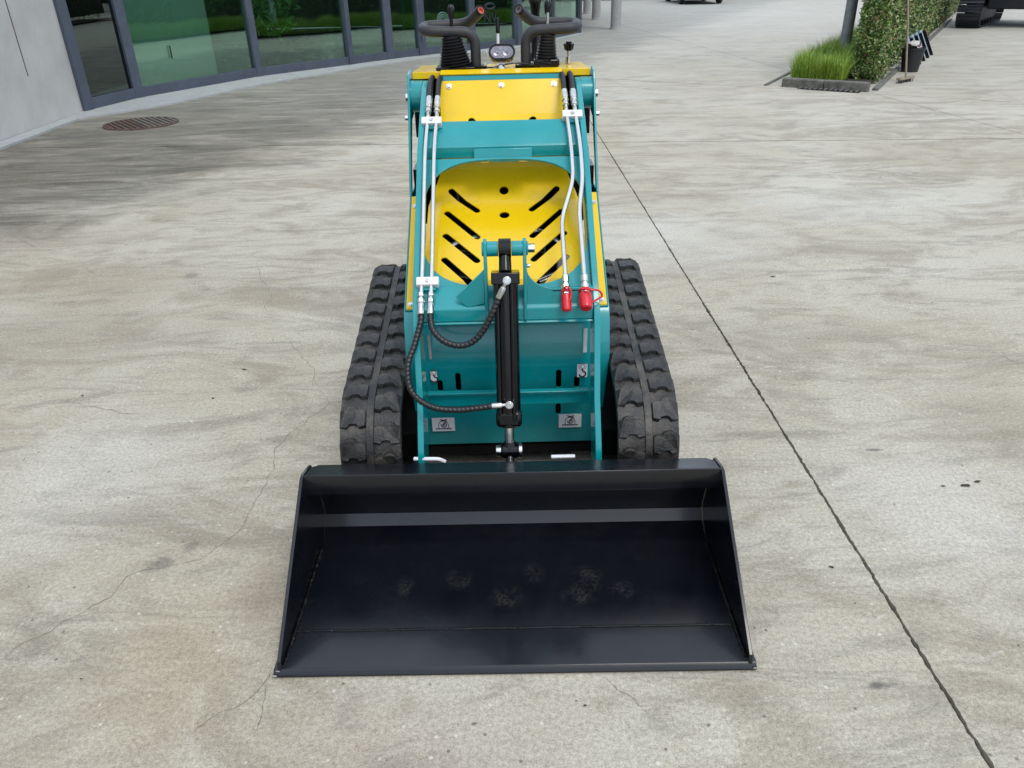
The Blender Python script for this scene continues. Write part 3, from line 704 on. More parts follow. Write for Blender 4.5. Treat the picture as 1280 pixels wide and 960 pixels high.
# grass blades
vs = []; fs = []
for i in range(60000):
    a = random.random()**1.15*12; wv = random.uniform(0, .70)
    base = k0+Vector((.12, .10, 0))+hd*a; span = (h0-hn*HW*.2-(k0+Vector((.12, .10, 0)))); span = span-hd*span.dot(hd)
    p = base+span*wv; p.z = .04
    if a < .05: continue
    hgt = random.uniform(.20, .50)*(.75+.35*noise.noise(p*2.5)); ang = random.uniform(0, 6.28); lean = random.uniform(.05, .8)*hgt
    d = Vector((math.cos(ang), math.sin(ang), 0)); s = Vector((-d.y, d.x, 0))*.0032; k = len(vs)
    vs += [p-s, p+s, p+d*lean*.35+Vector((0, 0, hgt*.6))+s*.8, p+d*lean*.35+Vector((0, 0, hgt*.6))-s*.8, p+d*lean+Vector((0, 0, hgt))]
    fs += [(k, k+1, k+2, k+3), (k+3, k+2, k+4)]
me = bpy.data.meshes.new('long_grass'); me.from_pydata([tuple(v) for v in vs], [], fs); me.materials.append(GRASS)
o = bpy.data.objects.new('long_grass', me); S.collection.objects.link(o); o['kind'] = 'stuff'
tag(o, 'strip of long unmown bright green grass between the kerb and the hedge', 'grass')
# lamp post
lp = thing('lamp_post', 'thick grey galvanised lamp post rising from the long grass beside the hedge', 'lamp post', (5.24, 12.8, 0), 0)
m = MB(); m.cyl((0, 0, 0), (.0, .0, 6.2), .085, 28, .06); link('pole', m, POLE, lp)
m = MB(); m.lathe((0, 0, 0), (0, 0, 1), [(.13, .04), (.13, .07), (.095, .09), (.09, .12)], 28); link('base_collar', m, POLE, lp)
m = MB(); m.tube(fillet([(0, 0, 6.15), (0, 0, 6.4), (.0, -.9, 6.5)], .2), .035, 10); m.box((0, -1.15, 6.49), (.24, .55, .09)); link('lamp_head', m, POLE, lp, bev=.01)

# broom
br = thing('push_broom', 'push broom with a long thin handle leaning against the hedge', 'broom', (5.45, 11.1, 0))
m = MB(); m.tube([(0, 0, .05), (-.10, .04, .7), (-.27, .10, 1.62)], .013, 10); link('handle', m, WOOD, br)
m = MB(); rz = Matrix.Rotation(R(35), 3, 'Z'); m.box((0, 0, .055), (.36, .06, .03), rz); link('head', m, WOOD, br, bev=.004, smooth=0)
m = MB()
for i in range(60):
    q = rz @ Vector((random.uniform(-.17, .17), random.uniform(-.025, .025), 0)); m.cyl((q.x, q.y, .045), (q.x*1.05, q.y*1.3, .0), .004, 4)
link('bristles', m, RAG2, br, smooth=0)
# bucket with rags
pb = thing('black_bucket', 'black plastic tub overflowing with white and dark rags beside the hedge', 'bucket', (6.02, 12.2, 0))
m = MB(); m.lathe((0, 0, 0), (0, 0, 1), [(.0, .004), (.115, 0), (.155, .30), (.165, .305), (.165, .325), (.150, .325), (.145, .28), (0, .26)], 28); link('tub', m, PAIL, pb)
for i in range(16):
    m = MB(); a = random.uniform(0, 6.28); rr = random.uniform(0, .10)
    m.sphere((math.cos(a)*rr, math.sin(a)*rr, .33+random.uniform(0, .06)), .05, (random.uniform(.6, 1.4), random.uniform(.5, 1.1), random.uniform(.4, .8)), 8, 6)
    for v in m.v: v += Vector((noise.noise(v*30), noise.noise(v*31+Vector((5, 0, 0))), noise.noise(v*29)))*.03
    link('rag', m, RAG2 if i % 3 == 0 else RAG, pb, smooth=60)
# leaning panels
for i in range(4):
    p0 = Vector((6.55+i*.27, 13.2+i*.42, 0))
    t = thing('grey_panel', ['narrow grey blue panel leaning on the hedge, nearest to the black tub', 'second grey blue panel from the tub, leaning on the hedge', 'third grey blue panel from the tub, leaning on the hedge', 'farthest and clearest of the grey blue panels leaning on the hedge'][i], 'panel', tuple(p0), group='panels leaning against the hedge')
    m = MB(); M = Matrix.Rotation(math.atan2(hn.y, hn.x), 3, 'Z') @ Matrix.Rotation(R(-28), 3, 'Y') @ Matrix.Rotation(R(0), 3, 'X')
    m.box((-.08, 0, .19), (.03, .30, .42), M); link('board', m, PANB, t, bev=.003, smooth=0)
    m = MB(); m.box((-.08, -.153, .19), (.05, .018, .43), M); link('edge_strip', m, BLK, t, bev=.002, smooth=0)

# far hedge bank along the yard end, with low wall
fh = thing('far_hedge', 'dark hedge along the far end of the yard', 'hedge', (8, 41, 0))
def fs_():
    x = random.uniform(-8, 22); r = random.random()
    z = random.uniform(.3, 2.6); y = noise.noise(Vector((x*.8, z, 0)))*.3
    if r > .85: z = 2.6+noise.noise(Vector((x, 0, 4)))*.3; y = random.uniform(0, 1)
    return Vector((x, y, z)), Vector((0, -1, 0))
o = leafcloud(16000, fs_, .16, DKLEAF, 'foliage', fh); o['kind'] = 'stuff'
m = MB(); m.box((7, .8, 1.3), (30, 1.2, 2.5)); link('leaf_core', m, mat('far_core', (.01, .014, .008), .95), fh, smooth=0)
fw = thing('low_wall', 'low dark stained concrete wall at the foot of the far hedge', 'wall', (8, 40.4, 0))
for i in range(12):
    m = MB(); m.box((-12+i*2.6, 0, .16), (2.58, .2, .34)); link('wall_block', m, mat('far_wall', (.10, .10, .09), .9, noise_scale=3, noise_amt=.4) if i == 0 else bpy.data.materials['far_wall'], fw, bev=.01, smooth=0)
# tree belt on the right behind the excavator and hedge (seen mirrored in the glass)
def ts():
    while True:
        cx, cy = random.choice(((19, 34), (24, 30), (28, 24), (30, 17), (14, 44), (31, 9), (33, 20), (27, 34)))
        p = Vector((random.uniform(-1, 1), random.uniform(-1, 1), random.uniform(-1, 1)))
        if p.length < 1 and noise.noise(p*2.5+Vector((cx, cy, 0))) > -.1: return Vector((cx+p.x*2.8, cy+p.y*2.8, 3.2+p.z*3.2)), p
tb = thing('tree_belt', 'belt of dark leafy trees beyond the yard, mirrored in the glass front', 'trees', (0, 0, 0))
o = leafcloud(16000, ts, .42, DKLEAF, 'crown', tb); o['kind'] = 'stuff'
for i, (x, y) in enumerate(((19, 34), (24, 30), (28, 24), (30, 17), (14, 44), (31, 9), (33, 20), (27, 34))):
    m = MB(); m.tube([(x, y, 0), (x+.1, y, 1.5), (x, y+.1, 3.2)], .2, 10, rf=lambda s, a: .22-.04*s); link('trunk', m, BARK, tb)

# ================================================================== FAR CAR
car = thing('parked_car', 'dark car parked at the far end of the yard before the hedge', 'car', (8.05, 36.3, 0))
CARP = mat('car_paint', (.012, .014, .016), .2, coat=1); CGL = mat('car_glass', (.01, .012, .012), .05)
secs = [(-2.1, .80, .32, .62), (-2.0, .86, .22, .80), (-1.2, .88, .20, .90), (-.6, .88, .20, .95), (.9, .88, .20, .96), (1.7, .86, .20, .92), (2.05, .82, .28, .80)]
m = MB(); n_ = 0
for (y, hw, z0, z1) in secs:
    ring = [(-hw*.9, z0), (-hw, z0+.12), (-hw, (z0+z1)/2+.1), (-hw*.93, z1), (hw*.93, z1), (hw, (z0+z1)/2+.1), (hw, z0+.12), (hw*.9, z0)]
    m.v += [Vector((x, y, z)) for x, z in ring]
for j in range(len(secs)-1):
    for i in range(8): m.f.append((j*8+i, j*8+(i+1) % 8, (j+1)*8+(i+1) % 8, (j+1)*8+i))
m.f += [tuple(range(8)), tuple(range(48, 56))]
link('body', m, CARP, car, bev=.02)
m = MB(); m.add([(-.8, -1.1, .9), (.8, -1.1, .9), (.8, 1.7, .93), (-.8, 1.7, .93), (-.62, -.35, 1.42), (.62, -.35, 1.42), (.62, 1.15, 1.42), (-.62, 1.15, 1.42)], [(0, 1, 5, 4), (1, 2, 6, 5), (2, 3, 7, 6), (3, 0, 4, 7), (4, 5, 6, 7)])
link('cabin', m, CGL, car, bev=.02)
for sx in (-1, 1):
    for y in (-1.35, 1.35):
        m = MB(); m.lathe((sx*.68, y, .32), (sx, 0, 0), [(.1, 0), (.29, 0), (.32, .03), (.32, .17), (.29, .2), (.21, .2)], 24); wh = link('wheel', m, RUB, car)
        m = MB(); m.lathe((sx*.83, y, .32), (sx, 0, 0), [(.20, 0), (.20, .045), (.05, .03)], 16); link('rim', m, ZINC, wh)
    m = MB(); m.box((sx*.62, -2.03, .66), (.32, .12, .14)); link('headlight', m, LENS, car, bev=.02)
m = MB(); m.box((0, -2.1, .34), (1.5, .12, .16)); link('bumper', m, BLK, car, bev=.02)

# ================================================================== EXCAVATOR
ex = thing('excavator', 'black steel crawler undercarriage of an excavator parked beyond the hedge', 'excavator', (10.72, 19.5, 0), R(-38))
shoe_me = None
def exc_track(xc):
    t = MB(); t.box((0, 0, 0), (.1, .1, .1))
    # belt frame
    fr = MB(); fr.prism([(.35, .12), (3.0, .12), (3.1, .38), (3.0, .62), (.35, .62), (.2, .38)], xc-.12, xc+.12); f = link('track_frame', fr, SHOE, ex, bev=.01, smooth=0)
    m = MB()
    for y in (.38, 3.0): m.cyl((xc-.1, y, .38), (xc+.1, y, .38), .32, 28)
    for i in range(6): m.cyl((xc-.11, .75+i*.38, .15), (xc+.11, .75+i*.38, .15), .09, 16)
    link('roller', m, SHOE, f)
    R_ = .36; L = 2.62; per = 2*L+2*math.pi*R_; n = round(per/.175); 
    for i in range(n):
        s = per*i/n
        if s < L: y = .38+s; z = .38+R_; a = 0
        elif s < L+math.pi*R_: th = (s-L)/R_; y = 3.0+math.sin(th)*R_; z = .38+math.cos(th)*R_; a = -th
        elif s < 2*L+math.pi*R_: y = 3.0-(s-L-math.pi*R_); z = .38-R_; a = math.pi
        else: th = (s-2*L-math.pi*R_)/R_; y = .38-math.sin(th)*R_; z = .38-math.cos(th)*R_; a = math.pi-th
        if z < .04: z = .03
        global shoe_me
        if shoe_me is None:
            q = MB(); q.box((0, 0, 0), (.50, .160, .022)); 
            for yy in (-.068, 0, .06): q.box((0, yy, .018), (.50, .012, .026))
            for xx in (-.251, .251): q.box((xx, 0, .0), (.006, .12, .03))
            shoe_me = q.mesh('track_shoe'); fix(shoe_me); shoe_me.materials.append(SHOE)
        o = bpy.data.objects.new('track_shoe', shoe_me); S.collection.objects.link(o); o.parent = f
        o.location = (xc, y, z); o.rotation_euler = (a, 0, 0)
exc_track(0); exc_track(2.15)
m = MB(); m.box((1.07, 1.7, .52), (1.75, 1.5, .30)); link('undercarriage_frame', m, SHOE, ex, bev=.03, smooth=0)
m = MB(); m.box((1.07, 1.75, 1.22), (1.95, 2.5, .75)); link('house', m, SHOE, ex, bev=.06)
m = MB(); m.box((.6, 1.2, 2.1), (.95, 1.4, 1.1)); link('cab', m, CGL, ex, bev=.05)
m = MB(); m.cyl((1.07, 1.7, .66), (1.07, 1.7, .86), .5, 32); link('slew_ring', m, SHOE, ex)
m = MB(); m.beam((1.4, .4, 1.5), (1.4, -.8, 3.4), .2, .32); m.beam((1.4, -.8, 3.4), (1.4, -1.9, 3.0), .2, .28); link('boom', m, SHOE, ex, bev=.02)

# ================================================================== MINI LOADER
XO, YO = -.011, 1.30
ML = thing('mini_loader', 'teal and yellow stand-on mini track loader with its black bucket lowered on the concrete', 'mini loader', (XO, YO, 0))
OF = (0, -YO, 0)
def nb(): return MB(OF)
def part(name, mb, m, bev=0, smooth=35, parent=None): return link(name, mb, m, parent or ML, bev, smooth)

# ---------- bucket
bk = bpy.data.objects.new('bucket', None); S.collection.objects.link(bk); bk.parent = ML; bk.rotation_euler = (0, 0, R(-.6)); bk.empty_display_size = .1
def bpart(name, mb, bev=.0012, smooth=35, m=BUCK): return link(name, mb, m, bk, bev, smooth)
m = nb(); bendsheet(m, [(1.425, .012), (1.62, .010), (1.745, .008), (1.785, .018), (1.82, .036), (1.845, .068), (1.843, .10), (1.79, .272)], -.562, .562, -.006); bpart('floor_plate', m, 0, 20)
m = nb(); m.prism([(1.300, .0008), (1.293, .0045), (1.295, .011), (1.306, .020), (1.428, .0165), (1.428, .0008)], -.582, .582); bpart('cutting_edge', m)
m = nb(); m.sheet([(-.545, 0), (.545, 0), (.566, .028), (.566, .088), (-.566, .088), (-.566, .028)], [],
    lambda x, q, t: (x, 1.797-q*.98, .270+q*.26+t), .007); bpart('top_plate', m)
m = nb(); bendsheet(m, [(1.714, .3005), (1.711, .291), (1.713, .243), (1.72, .237)], -.566, .566, .007); bpart('top_lip', m)
for sx in (-1, 1):
    m = nb(); m.prism([(1.300, .017), (1.308, .040), (1.700, .300), (1.716, .302), (1.790, .282), (1.852, .07), (1.80, .004), (1.44, .002)], sx*.563, sx*.572); bpart('side_plate', m, .0015)
    m = nb(); pts = [(sx*.559, 1.32+i*.0035, .0185) for i in range(120)]
    pts = [(x+random.uniform(-.0012, .0012), y, z+random.uniform(-.0008, .0008)) for x, y, z in pts]
    m.tube(pts, .004, 7, rf=lambda s, a: .0042+.0014*math.sin(s*900)+random.uniform(-.0006, .0006)); bpart('weld_bead', m, 0, 60, WELD)
    m = nb(); pts = [(-.555+i*.0045, 1.4275+random.uniform(-.001, .001)+.002*noise.noise((i*.05, 0, 0)), .0165) for i in range(247)]
m.tube(pts, .004, 7, rf=lambda s, a: .0036+.0012*math.sin(s*700)+random.uniform(-.0006, .0006)); bpart('weld_bead', m, 0, 60, WELD)
m = nb(); m.prism([(1.862, .06), (1.90, .12), (1.87, .20), (1.826, .20), (1.856, .11)], -.235, -.215); m.prism([(1.862, .06), (1.90, .12), (1.87, .20), (1.826, .20), (1.856, .11)], .215, .235)
m.box((0, 1.875, .12), (.52, .012, .15)); bpart('hitch_plate', m)
CHIP = mat('bare_metal_chip', (.42, .40, .38), .4, metal=.6)
for x, y, z, sz, yy in ((-.31, 1.7095, .2985, .006, 0), (.10, 1.7095, .2985, .004, 0), (.28, 1.7095, .2985, .007, 0), (.30, 1.7085, .292, .004, 0), (-.579, 1.292, .010, .006, 1), (-.571, 1.301, .0165, .005, 1), (.576, 1.292, .012, .004, 1), (.24, 1.7095, .2985, .004, 0)):
    m = nb(); m.sphere((x, y, z), sz, (1.3, .25, .5), 7, 4); bpart('paint_chip', m, 0, 60, CHIP)
# pale plastic strips of the coupling peeking out
m = nb(); m.tube(fillet([(-.28, 1.87, .244), (-.205, 1.86, .248), (-.19, 1.865, .235)], .015), .006, 8); part('latch_bar', m, WHT)
m = nb(); m.box((.155, 1.87, .240), (.070, .012, .007)); part('latch_bar', m, WHT, bev=.002)

# ---------- tracks
TC = [(2.055, .208, .182), (2.722, .338, .166), (2.80, .13, .112), (2.02, .115, .108)]   # y, z, radius of belt centreline wheels
def track_path():
    # tangent hull of circles, clockwise seen from +x
    c = [Vector((a, b)) for a, b, r in TC]; r = [q[2] for q in TC]; n = len(c); pts = []
    order = [0, 1, 2, 3]
    tang = []
    for k in range(n):
        i, j = order[k], order[(k+1) % n]; d = c[j]-c[i]; L = d.length; u = d/L; s = (r[i]-r[j])/L; nn = Vector((-u.y, u.x)); co = math.sqrt(1-s*s)
        q = nn*co+u*s; tang.append((c[i]+q*r[i], c[j]+q*r[j], math.atan2(q.y, q.x)))
    for k in range(n):
        a, b, ang = tang[k]; pts.append(a); m_ = max(1, round((b-a).length/.02))
        for q in range(1, m_+1): pts.append(a.lerp(b, q/m_))
        nx = tang[(k+1) % n][2]; da = (nx-ang) % (2*math.pi)
        if da > math.pi: da -= 2*math.pi
        j = order[(k+1) % n]; st = max(2, round(abs(da)*r[j]/.015))
        for q in range(1, st): t = ang+da*q/st; pts.append(c[j]+Vector((math.cos(t), math.sin(t)))*r[j])
    return pts
tp = track_path(); cl = [0]
for i in range(1, len(tp)+1): cl.append(cl[-1]+(tp[i % len(tp)]-tp[i-1]).length)
PER = cl[-1]
def tpos(s):
    s %= PER
    import bisect
    i = bisect.bisect_right(cl, s)-1; i = min(i, len(tp)-1); a = tp[i]; b = tp[(i+1) % len(tp)]
    L = cl[i+1]-cl[i]; p = a.lerp(b, (s-cl[i])/L if L else 0); d = (b-a).normalized(); return p, d
NL = round(PER/.090); PIT = PER/NL
def lug_mesh(k):
    # outline in (x outward, s along belt); stepped leading and trailing edges like the photo
    o = [(.012, .006), (.030, .001), (.036, .010), (.048, .013), (.060, .010), (.066, .001), (.0875, .004), (.0885, .058), (.076, .060), (.070, .070), (.058, .074), (.044, .071), (.036, .061), (.024, .062), (.012, .056)]
    o = [(x, s+(0 if k == 0 else 0)) for x, s in o]
    m = MB(); n = len(o); o = [(x, s*.92) for x, s in o]; cx = sum(p[0] for p in o)/n; cs = sum(p[1] for p in o)/n
    def lay(sc, z): return [(min(.0885, cx+(x-cx)*sc), cs+(s-cs)*sc, z*(.35 if x > .08 else 1)) for x, s in o]
    vs = lay(1.07, 0)+lay(1.0, .0115)+lay(.95, .0145)
    fs = [tuple(range(2*n, 3*n))]
    for j in range(2):
        for i in range(n): fs.append((j*n+i, j*n+(i+1) % n, (j+1)*n+(i+1) % n, (j+1)*n+i))
    m.add(vs, fs); me = m.mesh('tread_lug'); fix(me); me.materials.append(RUB); return me
LUG = lug_mesh(0)
for sx in (-1, 1):
    tr = bpy.data.objects.new('rubber_track', None); S.collection.objects.link(tr); tr.parent = ML; tr.empty_display_size = .1
    xc = sx*.4045; hw = .0885
    m = nb(); n = len(tp); prof = [(-hw-.001, -.004), (-hw+.001, .011), (-.012, .010), (-.010, .0155), (.010, .0155), (.012, .010), (hw-.001, .011), (hw+.001, -.004), (hw-.01, -.014), (-hw+.01, -.014)]
    for i in range(n):
        p = tp[i]; d = (tp[(i+1) % n]-tp[i-1]).normalized(); nn = Vector((-d.y, d.x))
        # outward normal
        for (x, h) in prof: m.v.append(Vector((xc+x, p.x+nn.x*h, p.y+nn.y*h)))
    K = len(prof)
    for i in range(n):
        for k in range(K): a = i*K+k; b = i*K+(k+1) % K; c = ((i+1) % n)*K+(k+1) % K; d = ((i+1) % n)*K+k; m.f.append((a, b, c, d))
    link('belt', m, RUB, tr, 0, 40)
    for i in range(NL):
        for side in (-1, 1):
            s = i*PIT+(PIT*.5 if side*sx > 0 else 0)
            p, _ = tpos(s+.033); p0, _ = tpos(s-.0); p1, _ = tpos(s+.066); d = (p1-p0).normalized(); nn = Vector((-d.y, d.x)); ang = math.atan2(d.y, d.x)
            o = bpy.data.objects.new('tread_lug', LUG); S.collection.objects.link(o); o.parent = tr
            # local: x -> side*X, y -> d, z -> nn
            base = p+nn*.0085-d*.033
            if side > 0: Mx = Matrix(((1, 0, 0), (0, d.x, nn.x), (0, d.y, nn.y)))
            else: Mx = Matrix(((-1, 0, 0), (0, d.x, nn.x), (0, d.y, nn.y)))
            o.matrix_local = Matrix.Translation((xc, base.x-YO, base.y)) @ Mx.to_4x4() @ Matrix.Diagonal((1, random.uniform(.94, 1.04), random.uniform(.92, 1.08), 1))
    m = nb()
    for (a, b, r) in TC: m.cyl((xc-.05, a, b), (xc+.05, a, b), r-.02, 28)
    for i in range(3): m.cyl((xc-.05, 2.22+i*.2, .085), (xc+.05, 2.22+i*.2, .085), .065, 20)
    link('track_wheel', m, BLK, tr)
    m = nb(); m.prism([(2.06, .16), (2.7, .16), (2.72, .36), (2.06, .25)], xc-.03, xc+.03); link('track_frame', m, BLK, tr, .004)
    m = nb(); m.prism([(2.05, .12), (2.75, .14), (2.75, .34), (2.05, .22)], sx*.292, sx*.36); link('axle_box', m, DARK, tr, .004)

# ---------- body
m = nb()
P = Path2([(2.19, .572), (2.165, .545), (2.137, .44), (2.168, .10)])
wtop, wbot = .316, .297
holes = []
for (x, z, h) in ((-.217, .336, .030), (-.159, .349, .055), (.159, .352, .055), (.217, .339, .030), (.159, .235, .03)):
    y = 2.137+(.44-z)*.091; s0 = P.s[2]+(.44-z)*1.004; holes.append(slot((x, s0-h/2+.004), (x, s0+h/2), .0085))
m.sheet([(-wtop, 0), (wtop, 0), (wtop, P.s[2]), (wbot, P.s[3]), (-wbot, P.s[3]), (-wtop, P.s[2])], holes, P.fn, -.006, P.lines(-.33, .33))
part('front_panel', m, TEAL, .0012)
for sx in (-1, 1):
    m = nb(); m.prism([(2.575, .828), (2.195, .575), (2.172, .545), (2.143, .44), (2.40, .40), (2.95, .40), (2.95, .828)], sx*.3115, sx*.3165); part('side_plate', m, TEAL, .0012)
    m = nb(); m.prism([(2.148, .44), (2.176, .11), (2.9, .11), (2.9, .44)], sx*.286, sx*.291); part('side_plate', m, TEAL, .001)
    m = nb(); m.prism([(2.575, .8285), (2.195, .5755), (2.195, .5705), (2.575, .822)], sx*.270, sx*.3110); part('side_flange', m, TEAL, .001)
    # yellow cover bar with bolts
    m = nb(); m.prism([(2.568, .8300), (2.195, .5815), (2.195, .5765), (2.568, .825)], sx*.2835, sx*.3095); yb = part('cover_strip', m, YEL, .0008)
    sl = Vector((0, -.249, .373)).normalized()
    for t_ in (.10, .97):
        m = nb(); q = Vector((sx*.2965, 2.568-.373*t_, .8305-.2485*t_)); m.hexbolt(q, sl, .006, .004); link('bolt', m, ZINC, yb)
m = nb(); m.box((0, 2.55, .30), (.56, .66, .36)); m.box((0, 2.93, .6), (.60, .03, .7)); part('rear_housing', m, DARK, .005)
m = nb(); m.box((.0, 2.50, .072), (.585, .66, .03)); part('belly_shade_plate', m, DARK)  # near-black plate set low, standing in for the shade under the body
# engine bits seen through slots
m = nb(); m.box((-.02, 2.52, .60), (.30, .34, .20)); m.cyl((-.2, 2.30, .60), (.05, 2.30, .60), .055, 20); m.cyl((.13, 2.40, .52), (.13, 2.40, .68), .05, 20)
m.cyl((-.15, 2.7, .75), (-.15, 2.7, .93), .06, 20); part('engine', m, BLK, .004)
m = nb(); m.cyl((.10, 2.28, .62), (.22, 2.34, .64), .02, 14); m.tube(catmull([(-.2, 2.4, .7), (-.1, 2.45, .72), (0, 2.4, .7), (.1, 2.48, .73), (.2, 2.42, .69)]), .009, 8); part('engine_pipe', m, ZINC)
m = nb(); m.box((.19, 2.36, .66), (.05, .10, .05)); part('paper_tag', m, WHT)
# ---------- yellow perforated cover
YP = [(2.788, 1.163), (2.718, 1.062), (2.648, 1.008), (2.627, .917), (2.606, .909), (2.52, .824), (2.17, .678), (2.12, .60)]
m = nb(); P = Path2(YP); sy = P.s_of_y
hol = []
for sx in (-1, 1):
    for (xa, ya, xb, yb_) in ((.174, 2.546, .089, 2.471), (.186, 2.463, .087, 2.350), (.187, 2.360, .087, 2.249), (.187, 2.257, .096, 2.158)):
        hol.append(slot((sx*xa, sy(ya)), (sx*xb, sy(yb_)), .0108))
    hol.append(slot((sx*.104, sy(2.700)), (sx*.06, sy(2.655)), .011))
hol += [circ((0, sy(2.545)), .0155), circ((0, sy(2.448)), .0165), circ((0, sy(2.683)), .013)]
w1, w2 = .2045, .262
s4, s5 = P.s[3], P.s[4]
outer = [(-w1, .0), (w1, 0), (w1, s5), (.212, s5+.02), (.222, s5+.05), (w2-.025, s5+.085), (w2-.012, s5+.13), (w2-.012, P.s[-1]), (-(w2-.012), P.s[-1]), (-(w2-.012), s5+.13), (-(w2-.025), s5+.085), (-.222, s5+.05), (-.212, s5+.02), (-w1, s5)]
# side wings fold down beyond |x| = .207
def yfn(x, q, t):
    a = abs(x)
    if a > .207: q0 = P.fn(x, q, t); dz = (a-.207)*.22; return (q0[0], q0[1]+dz*.3, q0[2]-dz)
    return P.fn(x, q, t)
m.sheet(outer, hol, yfn, -.004, P.lines(-.3, .3)+[((-.207, s5+.03), (-.207, P.s[-1]-.001)), ((.207, s5+.03), (.207, P.s[-1]-.001))])
yc = part('slotted_cover', m, YEL, 0, 12)
for x in (-.178, .0, .178):
    m = nb(); m.hexbolt((x, 2.772+.004, 1.135+.012), (0, -.82, .57), .0072, .006); link('bolt', m, ZINC, yc)
for sx in (-1, 1):   # vertical side flanges of the upper cover
    m = nb(); m.prism([(2.788, 1.163), (2.718, 1.062), (2.648, 1.008), (2.622, .935), (2.66, .93), (2.80, 1.0), (2.83, 1.16)], sx*.2045, sx*.2075); link('cover_flange', m, YEL, yc)
# dark space flanking the cover
for sx in (-1, 1):
    m = nb(); m.prism([(2.66, .92), (2.84, 1.15), (2.90, 1.15), (2.90, .60), (2.60, .60), (2.58, .80)], sx*.2085, sx*.2100); part('inner_wall', m, DARK)
    m = nb(); m.box((sx*.259, 2.93, 1.055), (.118, .02, .20)); part('rear_plate', m, DARK, .002)
    m = nb(); m.tube([(sx*.292, 2.60, .74), (sx*.292, 2.72, .865)], .019, 16); m.tube([(sx*.292, 2.70, .845), (sx*.292, 2.80, .93)], .012, 12); m.box((sx*.290, 2.72, .80), (.040, .10, .19)); part('lift_cylinder', m, BLK)
    m = nb(); m.cyl((sx*.268, 2.815, 1.112), (sx*.3145, 2.815, 1.112), .052, 28); m.cyl((sx*.24, 2.815, 1.112), (sx*.268, 2.815, 1.112), .036, 24); part('pivot_boss', m, TEAL, .002)
    # lift link: thin plate seen on edge
    m = nb(); m.prism([(2.765, 1.150), (2.722, 1.06), (2.640, .93), (2.577, .828), (2.597, .815), (2.668, .92), (2.77, 1.04), (2.90, 1.06), (2.92, 1.16), (2.84, 1.195), (2.79, 1.185)], sx*.3105, sx*.3185); part('lift_link', m, TEAL, .002)
    for (y, z, r) in ((2.80, 1.112, .014), (2.735, 1.055, .009)):
        m = nb(); m.cyl((sx*.3185, y, z), (sx*.331, y, z), r, 6); part('bolt', m, ZINC, .0015)
# ---------- arms
ARM = [(1.872, .273), (1.945, .391), (2.003, .605), (2.030, .650), (2.114, .722), (2.446, .994), (2.58, 1.072), (2.731, 1.148), (2.80, 1.165)]
LOW = [(2.86, 1.10), (2.84, 1.04), (2.70, 1.02), (2.50, .90), (2.16, .62), (2.10, .54), (2.05, .38), (1.98, .20), (1.94, .15), (1.90, .12), (1.855, .14), (1.85, .22)]
arm = bpy.data.objects.new('lift_arm', None); S.collection.objects.link(arm); arm.parent = ML; arm.empty_display_size = .1
def apart(name, mb, mt=TEAL, bev=.0015, smooth=35): return link(name, mb, mt, arm, bev, smooth)
for sx in (-1, 1):
    m = nb(); m.prism(ARM+LOW, sx*.2490, sx*.2670); apart('arm_plate', m, bev=.002)
# upper crossmember
m = nb(); m.prism([(2.602, 1.058), (2.597, 1.064), (2.502, 1.008), (2.497, 1.000), (2.500, .965), (2.60, .985)], -.2485, .2485); apart('upper_crossmember', m, bev=.003)
m = nb(); m.prism([(2.494, .996), (2.489, .996), (2.478, .957), (2.483, .957)], -.092, .092); apart('stop_plate', m)
m = nb(); m.cyl((-.07, 2.482, .958), (-.045, 2.482, .958), .004, 8); m.cyl((.05, 2.482, .958), (.075, 2.482, .958), .004, 8); apart('bolt', m, ZINC, 0)
# oval plate in the plane of the arms
pa = Vector((2.480, .985)); pb_ = Vector((2.07, .661)); dl = (pb_-pa).length; dd = (pb_-pa)/dl; nn_ = Vector((dd.y, -dd.x))
def ofn(x, q, t): p = pa+dd*q+nn_*t; return (x, p.x, p.y)
ov = []
cx_, cy_ = 0, .2555; ax_, ay_ = .2482, .2300
for i in range(64):
    t = 2*math.pi*i/64; c_, s_ = math.cos(t), math.sin(t); e = 2/3.0
    ov.append((ax_*math.copysign(abs(c_)**e, c_), cy_+ay_*math.copysign(abs(s_)**e, s_)))
ov = [(max(-.2470, min(.2470, x)), y) for x, y in ov]
m = nb(); m.sheet([(-.2485, .020), (.2485, .020), (.2485, dl), (-.2485, dl)], [ov], ofn, -.008); apart('opening_plate', m, bev=.001)
# lower crossmember
m = nb(); m.prism([(2.092, .692), (2.036, .655), (2.026, .644), (2.026, .607), (2.07, .595), (2.10, .64)], -.2485, .2485); apart('lower_crossmember', m, bev=.003)
m = nb(); m.prism([(2.030, .606), (2.048, .598), (2.048, .592), (2.024, .600)], -.2485, .2485); apart('lower_lip', m, bev=.001)
# thin shelf bracing the arms lower down
m = nb(); m.sheet([(-.2485, 0), (.2485, 0), (.2485, .02), (.12, .02), (0, .02), (-.12, .02), (-.2485, .02)], [], lambda x, q, t: (x, 2.052+q, .352+t), .005); apart('brace_shelf', m)
m = nb(); m.box((0, 2.074, .322), (.497, .006, .038)); apart('brace_strip', m)
